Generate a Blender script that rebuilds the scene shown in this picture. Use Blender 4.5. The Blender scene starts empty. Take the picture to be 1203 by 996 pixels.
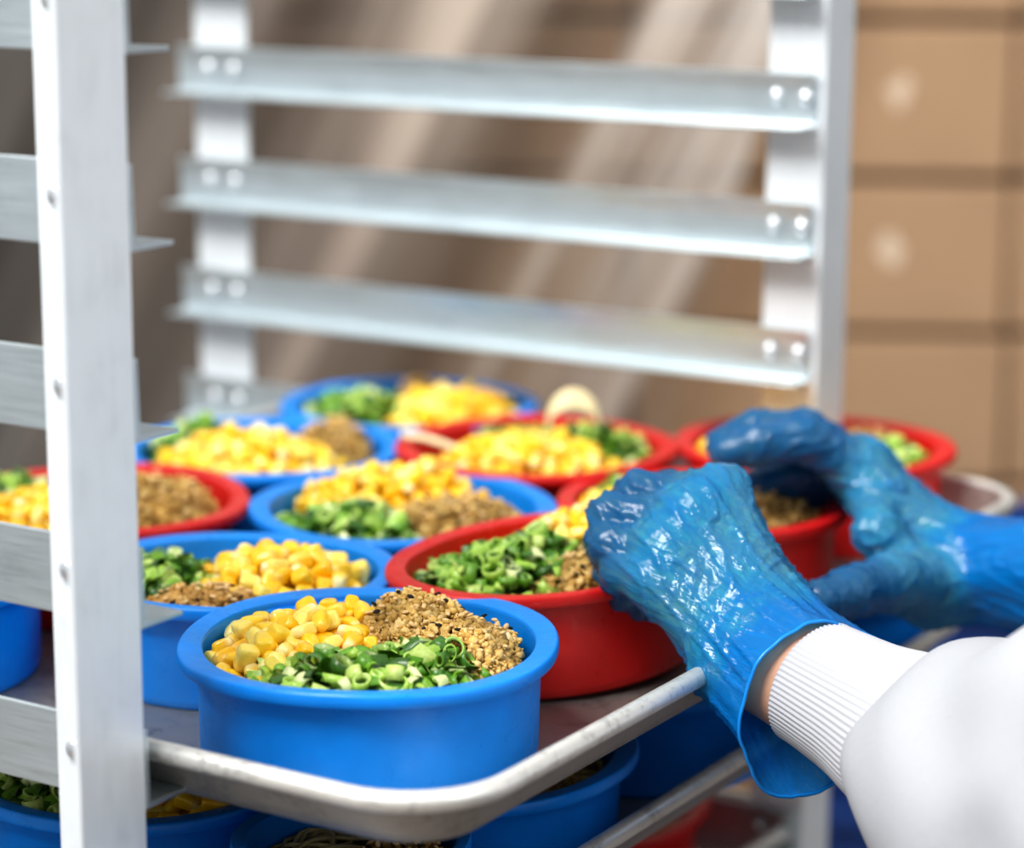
import bpy, bmesh, math, random
import numpy as np
from mathutils import Vector, Matrix, noise

C = bpy.context.scene.collection
Z0 = 1.0                       # height of the working ledge above the floor
LV = 0.07975                   # spacing of the rack levels
PI = math.pi

# ------------------------------------------------------------------ helpers
def tag(o, label=None, cat=None, group=None, kind=None):
    if label: o['label'] = label
    if cat: o['category'] = cat
    if group: o['group'] = group
    if kind: o['kind'] = kind
    return o

def empty(name, loc=(0, 0, 0), rz=0.0):
    o = bpy.data.objects.new(name, None)
    o.empty_display_size = 0.05
    C.objects.link(o)
    o.location = loc
    o.rotation_euler = (0, 0, rz)
    return o

def link(name, me, mat=None, parent=None, smooth=True):
    o = bpy.data.objects.new(name, me)
    C.objects.link(o)
    if mat: me.materials.append(mat)
    if parent: o.parent = parent
    if smooth and len(me.polygons):
        me.polygons.foreach_set('use_smooth', [True] * len(me.polygons))
    return o

def obj_bm(name, bm, mat, parent=None, smooth=False):
    bmesh.ops.recalc_face_normals(bm, faces=bm.faces)
    me = bpy.data.meshes.new(name)
    bm.to_mesh(me); bm.free()
    return link(name, me, mat, parent, smooth)

def mesh_np(name, V, F, col=None):
    """V (n,3), F list of (m,k) int arrays, col (n,3) vertex colours"""
    me = bpy.data.meshes.new(name)
    V = np.asarray(V, dtype=np.float32)
    me.vertices.add(len(V))
    me.vertices.foreach_set('co', V.ravel())
    F = [np.asarray(f, dtype=np.int32) for f in F if len(f)]
    nl = sum(f.size for f in F); npol = sum(len(f) for f in F)
    me.loops.add(nl); me.polygons.add(npol)
    me.loops.foreach_set('vertex_index', np.concatenate([f.ravel() for f in F]))
    st = []; k = 0
    for f in F:
        st.append(k + np.arange(len(f)) * f.shape[1]); k += f.size
    me.polygons.foreach_set('loop_start', np.concatenate(st).astype(np.int32))
    me.update(calc_edges=True)
    me.validate()
    if col is not None:
        a = me.color_attributes.new('Col', 'FLOAT_COLOR', 'POINT')
        c4 = np.ones((len(V), 4), dtype=np.float32); c4[:, :3] = col
        a.data.foreach_set('color', c4.ravel())
    return me

def bx(bm, x0, x1, y0, y1, z0, z1, M=None):
    r = bmesh.ops.create_cube(bm, size=1.0)
    for v in r['verts']:
        v.co = Vector(((x0 + x1) / 2 + v.co.x * (x1 - x0), (y0 + y1) / 2 + v.co.y * (y1 - y0), (z0 + z1) / 2 + v.co.z * (z1 - z0)))
        if M: v.co = M @ v.co
    return r['verts']

def bevel_all(bm, w, seg=2):
    bmesh.ops.bevel(bm, geom=list(bm.edges), offset=w, segments=seg, affect='EDGES', profile=0.5)

def tube_np(pts, r, n=8, closed=False):
    pts = np.asarray(pts, float); m = len(pts)
    if np.isscalar(r): r = np.full(m, r)
    T = np.gradient(pts, axis=0)
    if closed: T = np.roll(pts, -1, 0) - np.roll(pts, 1, 0)
    T /= np.linalg.norm(T, axis=1)[:, None] + 1e-12
    up = np.array([0, 0, 1.0]); V = []
    N = np.cross(T[0], up)
    if np.linalg.norm(N) < 1e-3: N = np.cross(T[0], [1, 0, 0])
    for i in range(m):
        N = N - T[i] * (N @ T[i]); N /= np.linalg.norm(N) + 1e-12
        B = np.cross(T[i], N)
        a = np.arange(n) * 2 * PI / n
        V.append(pts[i] + r[i] * (np.cos(a)[:, None] * N + np.sin(a)[:, None] * B))
    V = np.concatenate(V); Q = []
    mm = m if closed else m - 1
    for i in range(mm):
        i2 = (i + 1) % m
        for k in range(n):
            Q.append((i * n + k, i * n + (k + 1) % n, i2 * n + (k + 1) % n, i2 * n + k))
    return V, np.array(Q)

class Soup:
    """collects many small shapes with vertex colours into one mesh"""
    def __init__(s): s.V = []; s.T = []; s.Q = []; s.c = []; s.n = 0
    def add(s, V, F, col):
        V = np.asarray(V, float); F = np.asarray(F)
        (s.T if F.shape[1] == 3 else s.Q).append(F + s.n)
        col = np.asarray(col, float)
        if col.ndim == 1: col = np.tile(col, (len(V), 1))
        s.V.append(V); s.c.append(col); s.n += len(V)
    def build(s, name):
        F = []
        if s.T: F.append(np.concatenate(s.T))
        if s.Q: F.append(np.concatenate(s.Q))
        return mesh_np(name, np.concatenate(s.V), F, np.concatenate(s.c))

def icos(sub):
    bm = bmesh.new(); bmesh.ops.create_icosphere(bm, subdivisions=sub, radius=1.0)
    V = np.array([v.co[:] for v in bm.verts]); F = np.array([[v.index for v in f.verts] for f in bm.faces]); bm.free()
    return V, F

def rand_rot(rng, flat=None):
    if flat is None:
        q = rng.normal(size=4); q /= np.linalg.norm(q); w, x, y, z = q
        return np.array([[1-2*(y*y+z*z), 2*(x*y-z*w), 2*(x*z+y*w)], [2*(x*y+z*w), 1-2*(x*x+z*z), 2*(y*z-x*w)], [2*(x*z-y*w), 2*(y*z+x*w), 1-2*(x*x+y*y)]])
    a = rng.uniform(0, 2*PI); t = rng.normal(0, flat); b = rng.uniform(0, 2*PI)
    Rz = np.array([[math.cos(a), -math.sin(a), 0], [math.sin(a), math.cos(a), 0], [0, 0, 1]])
    k = np.array([math.cos(b), math.sin(b), 0]); K = np.array([[0, 0, k[1]], [0, 0, -k[0]], [-k[1], k[0], 0]])
    Rt = np.eye(3) + math.sin(t) * K + (1 - math.cos(t)) * K @ K
    return Rt @ Rz

def srgb(r, g, b):
    f = lambda c: c / 12.92 if c <= 0.04045 else ((c + 0.055) / 1.055) ** 2.4
    return np.array([f(r / 255), f(g / 255), f(b / 255)])

# ------------------------------------------------------------------ materials
def nmat(name):
    m = bpy.data.materials.new(name); m.use_nodes = True
    nt = m.node_tree; p = nt.nodes['Principled BSDF']
    return m, nt, p
def N(nt, t, **kw):
    n = nt.nodes.new(t)
    for k, v in kw.items():
        if k in n.inputs: n.inputs[k].default_value = v
        else: setattr(n, k, v)
    return n
def coords(nt, scale=(1, 1, 1), rot=(0, 0, 0)):
    tc = N(nt, 'ShaderNodeTexCoord'); mp = N(nt, 'ShaderNodeMapping')
    mp.inputs['Scale'].default_value = scale; mp.inputs['Rotation'].default_value = rot
    nt.links.new(tc.outputs['Object'], mp.inputs['Vector'])
    return mp.outputs['Vector']
def ramp(nt, fac, stops):
    r = N(nt, 'ShaderNodeValToRGB'); e = r.color_ramp.elements
    while len(e) < len(stops): e.new(0.5)
    for k, (p, c) in enumerate(stops):
        e[k].position = p; e[k].color = (*c, 1)
    nt.links.new(fac, r.inputs['Fac']); return r.outputs['Color']
def noise_tex(nt, vec, scale, detail=4, rough=0.5, dist=0.0):
    n = N(nt, 'ShaderNodeTexNoise'); n.inputs['Scale'].default_value = scale; n.inputs['Detail'].default_value = detail
    n.inputs['Roughness'].default_value = rough; n.inputs['Distortion'].default_value = dist
    nt.links.new(vec, n.inputs['Vector']); return n.outputs['Fac']
def bump(nt, p, h, strength=0.2, dist=0.001):
    b = N(nt, 'ShaderNodeBump'); b.inputs['Strength'].default_value = strength; b.inputs['Distance'].default_value = dist
    nt.links.new(h, b.inputs['Height']); nt.links.new(b.outputs['Normal'], p.inputs['Normal'])

def mat_aluminium(name, base, rough, scale, metal=0.75, dark=0.75):
    m, nt, p = nmat(name)
    v = coords(nt, scale)
    n = noise_tex(nt, v, 12, 6, 0.65)
    v2 = coords(nt, (1, 1, 1)); n2 = noise_tex(nt, v2, 35, 5, 0.6, 0.4)
    mx = N(nt, 'ShaderNodeMath', operation='MULTIPLY'); nt.links.new(n, mx.inputs[0]); nt.links.new(n2, mx.inputs[1])
    col = ramp(nt, mx.outputs[0], [(0.08, tuple(base * dark)), (0.22, tuple(base)), (0.5, tuple(np.minimum(base * 1.07, 1)))])
    nt.links.new(col, p.inputs['Base Color'])
    p.inputs['Metallic'].default_value = metal
    r = ramp(nt, n, [(0.3, (rough - .08,) * 3), (0.7, (rough + .12,) * 3)])
    nt.links.new(r, p.inputs['Roughness'])
    bump(nt, p, n, 0.15, 0.0006)
    return m

def mat_silicone(name, col, rough=0.35):
    m, nt, p = nmat(name)
    v = coords(nt); n = noise_tex(nt, v, 28, 5, 0.6)
    c = ramp(nt, n, [(0.3, tuple(col * 0.88)), (0.7, tuple(np.minimum(col * 1.08, 1)))])
    nt.links.new(c, p.inputs['Base Color'])
    n2 = noise_tex(nt, v, 60, 4, 0.7)
    r = ramp(nt, n2, [(0.35, (rough - .08,) * 3), (0.65, (rough + .14,) * 3)])
    nt.links.new(r, p.inputs['Roughness'])
    p.inputs['Subsurface Weight'].default_value = 0.05
    p.inputs['Subsurface Radius'].default_value = (0.004, 0.004, 0.004)
    bump(nt, p, n2, 0.05, 0.0008)
    return m

def mat_vcol(name, rough=0.4, spec=0.5, sss=0.0, bscale=400, bstr=0.15, coat=0.0, lo=0.78):
    m, nt, p = nmat(name)
    a = N(nt, 'ShaderNodeVertexColor', layer_name='Col')
    v = coords(nt); n = noise_tex(nt, v, bscale, 4, 0.6)
    mix = N(nt, 'ShaderNodeMix', data_type='RGBA', blend_type='MULTIPLY')
    mix.inputs['Factor'].default_value = 1.0
    g = ramp(nt, n, [(0.3, (lo,) * 3), (0.65, (1.08,) * 3)])
    nt.links.new(a.outputs['Color'], mix.inputs[6]); nt.links.new(g, mix.inputs[7])
    nt.links.new(mix.outputs[2], p.inputs['Base Color'])
    p.inputs['Roughness'].default_value = rough; p.inputs['Specular IOR Level'].default_value = spec
    p.inputs['Coat Weight'].default_value = coat; p.inputs['Coat Roughness'].default_value = 0.15
    if sss:
        p.inputs['Subsurface Weight'].default_value = sss
        p.inputs['Subsurface Radius'].default_value = (0.004, 0.003, 0.001)
    bump(nt, p, n, bstr, 0.0006)
    return m

def mat_plain(name, col, rough=0.6, nscale=20, var=0.1, metal=0.0, bstr=0.1, bdist=0.002):
    m, nt, p = nmat(name)
    v = coords(nt); n = noise_tex(nt, v, nscale, 5, 0.6)
    c = ramp(nt, n, [(0.3, tuple(np.maximum(col * (1 - var), 0))), (0.7, tuple(np.minimum(col * (1 + var), 1)))])
    nt.links.new(c, p.inputs['Base Color'])
    p.inputs['Roughness'].default_value = rough; p.inputs['Metallic'].default_value = metal
    bump(nt, p, n, bstr, bdist)
    return m

M_rack = mat_aluminium('rack_aluminium', srgb(232, 238, 242), 0.42, (40, 40, 2), metal=0.35, dark=0.88)
M_rail = mat_aluminium('rail_aluminium', srgb(204, 214, 218), 0.34, (2, 40, 40), metal=0.8, dark=0.86)
M_rivet = mat_plain('rivet_metal', srgb(218, 222, 226), 0.28, 60, 0.05, 0.8)
M_pan = mat_aluminium('pan_aluminium', srgb(168, 164, 158), 0.46, (20, 20, 20), metal=0.7, dark=0.5)
M_rim = mat_aluminium('pan_rim_aluminium', srgb(228, 226, 220), 0.36, (20, 20, 20), metal=0.6, dark=0.5)
M_blue = mat_silicone('blue_silicone', srgb(2, 136, 232))
M_red = mat_silicone('red_silicone', srgb(206, 26, 24))
M_corn = mat_vcol('corn', 0.25, 0.5, 0.3, 300, 0.1, 0.3, 0.96)
M_scal = mat_vcol('scallion', 0.35, 0.5, 0.1, 500, 0.2, 0.15)
M_meat = mat_vcol('minced_meat', 0.6, 0.3, 0.0, 700, 0.4)
M_nood = mat_vcol('noodle', 0.35, 0.5, 0.2, 200, 0.05)
M_card = mat_plain('cardboard', srgb(170, 139, 109), 0.85, 6, 0.07)
M_tape = mat_plain('packing_tape', srgb(170, 137, 106), 0.3, 30, 0.05)
M_scuff = mat_plain('pale_scuff', srgb(214, 192, 168), 0.5, 60, 0.15)
M_crate = mat_plain('blue_crate_plastic', srgb(38, 74, 142), 0.4, 10, 0.06)
M_floor = mat_plain('concrete_floor', srgb(128, 118, 112), 0.8, 3, 0.15)
M_wall = mat_plain('warehouse_wall', srgb(120, 108, 98), 0.9, 2, 0.08)

# ------------------------------------------------------------------ the setting
bm = bmesh.new(); bx(bm, -5, 5, -4, 6, -0.1, 0)
tag(obj_bm('floor', bm, M_floor), kind='structure')
bm = bmesh.new(); bx(bm, -5, 5, 5.4, 5.5, 0, 3.5)
tag(obj_bm('wall_back', bm, M_wall), kind='structure')

# ------------------------------------------------------------------ the rack
Y1 = 0.6316; XL = -0.483
rack = empty('bakery_rack', (0, 0, 0))
tag(rack, 'aluminium tray rack with angle posts and riveted ledge rails around the bowls', 'rack')
ZT = 1.75
def post(xc, yc, sx, sy, wide=0.047, name='post'):
    """angle post, corner at (xc,yc); one flange along x, one along y outward"""
    bm = bmesh.new()
    t = 0.003
    w1 = wide; w2 = 0.0405
    xa, xb = sorted((xc, xc - sx * w1)); ya, yb = sorted((yc, yc + sy * t))
    prof = [(xc, yc), (xc - sx * w1, yc), (xc - sx * w1, yc + sy * t), (xc - sx * t, yc + sy * t), (xc - sx * t, yc + sy * w2), (xc, yc + sy * w2)]
    lo = [bm.verts.new((x, y, 0.12)) for x, y in prof]; hi = [bm.verts.new((x, y, ZT)) for x, y in prof]
    bm.faces.new(lo); bm.faces.new(hi)
    for i in range(6): bm.faces.new((lo[i], lo[(i + 1) % 6], hi[(i + 1) % 6], hi[i]))
    bevel_all(bm, 0.0007, 2)
    o = obj_bm(name, bm, M_rack, rack)
    # caster under the post
    V = []; prof = [(0.001, -0.012), (0.03, -0.012), (0.045, -0.006), (0.045, 0.006), (0.03, 0.012), (0.001, 0.012)]
    n = 24; Q = []
    for i in range(n):
        a = 2 * PI * i / n
        for r, h in prof: V.append((xc - sx * 0.02 + r * math.cos(a), yc + sy * 0.02 + h, 0.045 + r * math.sin(a)))
    for i in range(n):
        for k in range(5):
            Q.append((i * 6 + k, i * 6 + k + 1, ((i + 1) % n) * 6 + k + 1, ((i + 1) % n) * 6 + k))
    cw = link('caster_wheel', mesh_np('caster_wheel', V, [np.array(Q)]), mat_wheel, rack)
    bm = bmesh.new(); bx(bm, xc - sx * 0.02 - 0.02, xc - sx * 0.02 + 0.02, yc + sy * 0.02 - 0.019, yc + sy * 0.02 - 0.015, 0.04, 0.12)
    bx(bm, xc - sx * 0.02 - 0.02, xc - sx * 0.02 + 0.02, yc + sy * 0.02 + 0.015, yc + sy * 0.02 + 0.019, 0.04, 0.12)
    bx(bm, xc - sx * 0.02 - 0.02, xc - sx * 0.02 + 0.02, yc + sy * 0.02 - 0.019, yc + sy * 0.02 + 0.019, 0.112, 0.12)
    obj_bm('caster_fork', bm, M_rack, cw)
mat_wheel = mat_plain('grey_rubber', srgb(70, 70, 72), 0.7, 30, 0.1)
post(0.0, 0.0, 1, -1); post(0.013, Y1, 1, 1, 0.039); post(XL, 0.0, -1, -1); post(XL, Y1, -1, 1)

_iV, _iF = icos(2)
def rivet(x, y, z, sy, parent):
    V = _iV.copy(); V = V * np.array([0.0052, 0.0032, 0.0052])
    k = V[:, 1] * sy < 0
    V[k, 1] = 0
    link('rivet', mesh_np('rivet', V + np.array([x, y, z]), [_iF]), M_rivet, parent)
def rail(side, lev):
    z = Z0 + lev * LV + (0 if side == 0 else 0.0035); t = 0.0022; h, w = (0.0335, 0.0272) if side == 0 else (0.0318, 0.0222)
    s = 1 if side == 0 else -1
    y = 0.0001 if side == 0 else Y1 - 0.0001
    x0, x1 = XL - 0.012, (0.0 if side == 0 else 0.0085)
    k_ = 0.0 if side == 0 else 0.0026  # lean added to the far flange tops, shaped so that strip shades darker
    prof = [(y, z - t), (y, z + h * 0.62), (y + s * k_, z + h), (y + s * (t + k_), z + h), (y + s * t, z + h * 0.62), (y + s * t, z), (y + s * w, z), (y + s * w, z - t)]
    bm = bmesh.new()
    a = [bm.verts.new((x0, py, pz)) for py, pz in prof]; b = [bm.verts.new((x1, py, pz)) for py, pz in prof]
    bm.faces.new(a); bm.faces.new(b)
    for i in range(8): bm.faces.new((a[i], a[(i + 1) % 8], b[(i + 1) % 8], b[i]))
    bevel_all(bm, 0.0006, 2)
    r = obj_bm('rail', bm, M_rail, rack)
    for xx in (-0.0365, -0.014, XL + 0.014, XL + 0.0365) if side == 0 else (-0.0184, 0.0012, XL + 0.015, XL + 0.0375):
        rivet(xx, -0.003 if side == 0 else Y1 - t - 0.0015, z + (0.019 if side == 0 else 0.0165), -1, r)
for lev in range(-8, 8):
    for side in (0, 1): rail(side, lev)
bm = bmesh.new()
for y in (-0.02, Y1 + 0.02):
    bx(bm, XL, 0, y - 0.012, y + 0.012, ZT - 0.003, ZT)
for x in (XL + 0.02, -0.02):
    bx(bm, x - 0.015, x + 0.015, -0.03, Y1 + 0.03, ZT, ZT + 0.003)
obj_bm('top_frame', bm, M_rack, rack)
bm = bmesh.new()
for x in (XL + 0.02, -0.02):
    bx(bm, x - 0.015, x + 0.015, 0.0, Y1, 0.12, 0.123)
obj_bm('bottom_frame', bm, M_rack, rack)

# ------------------------------------------------------------------ sheet pans
def rrect(x0, x1, y0, y1, r, n=10):
    P = []
    for cx, cy, a0 in ((x1 - r, y1 - r, 0), (x0 + r, y1 - r, PI / 2), (x0 + r, y0 + r, PI), (x1 - r, y0 + r, 3 * PI / 2)):
        for k in range(n + 1):
            a = a0 + k * PI / 2 / n
            P.append((cx + r * math.cos(a), cy + r * math.sin(a)))
    return np.array(P)
def sheet_pan(xr, lev, label, xl=None, dy=0.0):
    zl = Z0 + lev * LV
    x0, x1, y0, y1 = (xl if xl is not None else xr - 0.548), xr, 0.0085, 0.676
    zt = zl + 0.0245; zb = zl - 0.0090
    # offsets inward from the outer edge, heights: the rolled rim then wall and floor, then back outside
    prof = []
    rr = 0.0048
    for a in np.linspace(-250, 60, 14):   # roll
        A = math.radians(a)
        prof.append((rr - rr * math.cos(A + PI) * 1.0 - 0.0 if False else rr + rr * math.sin(A), zt - rr + rr * math.cos(A)))
    prof += [(0.0108, zt - 0.0095), (0.0170, zl + 0.006), (0.0225, zl + 0.0005), (0.028, zl - 0.003), (0.046, zl - 0.0125), (0.06, zl - 0.0133), (0.13, zl - 0.0133)]
    outer = [(0.0082, zt - 0.0088), (0.0150, zl + 0.003), (0.0195, zl - 0.0035), (0.0255, zl - 0.0060), (0.046, zl - 0.0138), (0.13, zl - 0.0145)]
    def rings(pr):
        return [np.column_stack([rrect(x0 + o, x1 - o, y0 + o, y1 - o, max(0.052 - o, 0.004)), np.full(44, z)]) for o, z in pr]
    def roll_mesh(pr):
        Rr = rings(pr); n = 44; V = np.concatenate(Rr); Q = []
        for k in range(1, len(Rr)):
            for i in range(n): Q.append(((k - 1) * n + i, (k - 1) * n + (i + 1) % n, k * n + (i + 1) % n, k * n + i))
        return mesh_np('rolled_rim', V, [np.array(Q)])
    roll = roll_mesh(prof[:14]); prof = prof[13:]
    V = []; Q = []; caps = []
    base = 0
    for pr in (prof, outer):
        R = rings(pr); n = 44
        for k, ring in enumerate(R):
            V.append(ring)
            if k:
                for i in range(n):
                    Q.append((base + (k - 1) * n + i, base + (k - 1) * n + (i + 1) % n, base + k * n + (i + 1) % n, base + k * n + i))
        caps.append([base + (len(R) - 1) * n + i for i in range(n)])
        base += len(R) * n
    V = np.concatenate(V)
    me = bpy.data.meshes.new('sheet_pan')
    me.from_pydata([tuple(v) for v in V], [], [tuple(q) for q in Q] + [tuple(c) for c in caps])
    bm = bmesh.new(); bm.from_mesh(me); bmesh.ops.recalc_face_normals(bm, faces=bm.faces); bm.to_mesh(me); bm.free()
    o = link('sheet_pan', me, M_pan)
    link('rolled_rim', roll, M_rim, o)
    tag(o, label, 'tray', 'aluminium sheet pans in the rack')
    return o
sheet_pan(0.1475, 0, 'aluminium sheet pan pulled out of the rack carrying the full bowls')
sheet_pan(0.115, -1, 'aluminium sheet pan directly below the pulled-out one, holding dim blue bowls')
sheet_pan(0.004, -3, 'lowest aluminium sheet pan in view, with a red bowl on it')

# ------------------------------------------------------------------ bowls and their food
YAW = math.radians(32.0457)
U2 = np.array([math.cos(YAW), math.sin(YAW)]); W2 = np.array([-math.sin(YAW), math.cos(YAW)])

def bowl(name_col, c, a, b, zr, zb, ang=0.0, label='', tilt=None, seed=0, group=None):
    """c centre (x,y); a,b outer rim radii along u,w; returns a frame function (u,v,z)->world"""
    rng = np.random.default_rng(seed)
    u = math.cos(ang) * U2 + math.sin(ang) * W2; w = -math.sin(ang) * U2 + math.cos(ang) * W2
    h = zr - zb
    prof = [(0.0, 0.0), (0.70, 0.0), (0.862, 0.0), (0.880, 0.0016), (0.888, 0.005), (0.893, h * 0.45), (0.900, h - 0.0085), (0.906, h - 0.0066),
            (0.975, h - 0.0066), (0.992, h - 0.0062), (0.9985, h - 0.0050), (1.0, h - 0.0030), (0.998, h - 0.0012), (0.993, h - 0.0004), (0.985, h), (0.976, h), (0.930, h - 0.0002), (0.890, h - 0.0006), (0.880, h - 0.0008), (0.873, h - 0.0010),
            (0.8685, h - 0.0016), (0.867, h - 0.0032), (0.866, h - 0.008), (0.858, h * 0.45), (0.846, 0.007), (0.828, 0.0035), (0.70, 0.003), (0.0, 0.003)]
    n = 96; V = []; ph = rng.uniform(0, 2 * PI, 4)
    for i in range(n):
        t = 2 * PI * i / n
        for r, z in prof:
            k = max(0.0, (r - 0.88) / 0.12)
            m = 1 + k * (0.011 * math.cos(4 * t + ph[0]) + 0.004 * math.cos(3 * t + ph[1]))
            zz = z + (0.0007 * math.sin(3 * t + ph[2]) * (z / h) ** 2)
            x, y = a * r * m * math.cos(t), b * r * m * math.sin(t)
            V.append((x, y, zz))
    V = np.array(V); m = len(prof); Q = []
    for i in range(n):
        for k in range(m - 1):
            Q.append((i * m + k, ((i + 1) % n) * m + k, ((i + 1) % n) * m + k + 1, i * m + k + 1))
    T = np.eye(3)
    if tilt is not None:   # tilt about local w axis (radians) then about u
        ca, sa = math.cos(tilt[0]), math.sin(tilt[0]); cb, sb = math.cos(tilt[1]), math.sin(tilt[1])
        T = np.array([[ca, 0, -sa], [0, 1, 0], [sa, 0, ca]]) @ np.array([[1, 0, 0], [0, cb, -sb], [0, sb, cb]])
    B = np.array([[u[0], w[0], 0], [u[1], w[1], 0], [0, 0, 1.0]])
    O = np.array([c[0], c[1], 0.0]); O[2] = Z0 + zb
    def fr(P):           # local bowl coordinates, z measured from the rim
        P = np.atleast_2d(P).astype(float).copy(); P[:, 2] += h
        return P @ T.T @ B.T + O
    V[:, 2] -= h
    me = mesh_np('food_bowl', V, [np.array(Q)])
    bm = bmesh.new(); bm.from_mesh(me); bmesh.ops.remove_doubles(bm, verts=bm.verts, dist=1e-6)
    bmesh.ops.recalc_face_normals(bm, faces=bm.faces); bm.to_mesh(me); bm.free()
    # object placed at the bowl's base
    R4 = Matrix([list(r) for r in (B @ T)]).to_4x4()
    Vl = np.empty(len(me.vertices) * 3, dtype=np.float32); me.vertices.foreach_get('co', Vl); Vl = Vl.reshape(-1, 3)
    Vl[:, 2] += h; me.vertices.foreach_set('co', Vl.ravel()); me.update()
    o = link('food_bowl', me, M_blue if name_col == 'blue' else M_red)
    me.set_sharp_from_angle(angle=math.radians(32))
    R4.translation = Vector(O.tolist()); o.matrix_world = R4
    tag(o, label, 'bowl', group or 'bowls on the pulled-out tray')
    return fr, a, b

KV, KF = icos(3)
_k = np.sign(KV) * np.abs(KV) ** 0.60     # boxy ellipsoid: a cut kernel
_k /= np.abs(_k).max(0)
_t = (_k[:, 0] + 1) / 2                     # 0 = germ tip, 1 = crown
_k[:, 1] *= 0.62 + 0.42 * _t; _k[:, 2] *= 0.75 + 0.3 * _t
_k[:, 0] -= 0.18 * np.exp(-((_k[:, 1] / 0.5) ** 2 + (_k[:, 2] / 0.5) ** 2)) * (_k[:, 0] > 0.6)   # dimpled crown
KERN = _k * np.array([0.0060, 0.0049, 0.0039]); KT = _t
KV2, KF2 = icos(2)
_k2 = np.sign(KV2) * np.abs(KV2) ** 0.62; _k2 /= np.abs(_k2).max(0); _t2 = (_k2[:, 0] + 1) / 2
_k2[:, 1] *= 0.62 + 0.42 * _t2; _k2[:, 2] *= 0.75 + 0.3 * _t2
KERN2 = _k2 * np.array([0.0064, 0.0049, 0.0038]); KT2 = _t2
I1V, I1F = icos(1)
I0V, I0F = icos(2)

def inside(u, v, a, b, k=0.80): return (u / (a * k)) ** 2 + (v / (b * k)) ** 2 < 1
def poisson(rng, c, ra, rb, sp, a, b, tries=1500, lim=400):
    P = []
    for _ in range(tries):
        r = math.sqrt(rng.uniform(0, 1)); t = rng.uniform(0, 2 * PI)
        u = c[0] + ra * r * math.cos(t); v = c[1] + rb * r * math.sin(t)
        if not inside(u, v, a, b): continue
        if all((u - p[0]) ** 2 + (v - p[1]) ** 2 > sp * sp for p in P):
            P.append((u, v))
            if len(P) >= lim: break
    return P
def dome(u, v, c, ra, rb, base, peak):
    q = ((u - c[0]) / ra) ** 2 + ((v - c[1]) / rb) ** 2
    return base + (peak - base) * max(0.0, 1 - q) ** 0.75
BASE = -0.016
def under_dome(S, rng, c, ra, rb, peak, a, b, col, drop=0.004, amp=0.0015):
    n, m = 10, 28; V = [(c[0], c[1], peak - drop)]; F = []
    for i in range(1, n + 1):
        for k in range(m):
            t = 2 * PI * k / m; r = i / n
            u = c[0] + ra * r * math.cos(t); v = c[1] + rb * r * math.sin(t)
            q = math.sqrt((u / (a * .81)) ** 2 + (v / (b * .81)) ** 2)
            z = dome(u, v, c, ra, rb, BASE - 0.003, peak) - drop + rng.normal(0, amp)
            if q > 1: u /= q; v /= q
            V.append((u, v, z))
    for k in range(m): F.append((0, 1 + k, 1 + (k + 1) % m))
    for i in range(1, n):
        for k in range(m):
            A, B2 = 1 + (i - 1) * m + k, 1 + (i - 1) * m + (k + 1) % m
            F.append((A, A + m, B2 + m)); F.append((A, B2 + m, B2))
    return np.array(V), np.array(F)

YEL = [srgb(252, 204, 34), srgb(248, 190, 18), srgb(252, 212, 62), srgb(250, 200, 40), srgb(252, 224, 110)]
PALE = srgb(255, 246, 208)
def corn(fr, heaps, seed, a, b, label, hi=True, dark=1.0):
    heaps = [(c, ra, rb, pk - 0.008) for c, ra, rb, pk in heaps]
    rng = np.random.default_rng(seed); S = Soup()
    kv, kf, kt = (KERN, KF, KT) if hi else (KERN2, KF2, KT2)
    for (c, ra, rb, peak) in heaps:
        V, F = under_dome(S, rng, c, ra, rb, peak, a, b, None, 0.0055)
        S.add(fr(V), F, srgb(236, 176, 30) * 0.8 * dark)
        for layer, sp in ((0, 0.0074), (1, 0.0092)):
            for (u, v) in poisson(rng, c, ra, rb, sp, a, b):
                z = dome(u, v, c, ra, rb, BASE, peak) + (-0.0025 if layer == 0 else 0.0025) + rng.normal(0, 0.001)
                P = (kv * rng.uniform(0.88, 1.15) * np.array([rng.uniform(.9, 1.15), rng.uniform(.9, 1.1), rng.uniform(.9, 1.25)])) @ rand_rot(rng, 0.8).T + np.array([u, v, z])
                base = YEL[rng.integers(5)]
                w = np.clip((0.32 - kt) / 0.3, 0, 1)[:, None] * rng.uniform(0.0, 0.8)
                S.add(fr(P), kf, (base * (1 - w) + PALE * w) * dark)
    o = link('corn_kernels', S.build('corn_kernels'), M_corn)
    return tag(o, label, 'corn', 'corn toppings in the bowls', 'stuff')

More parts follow.
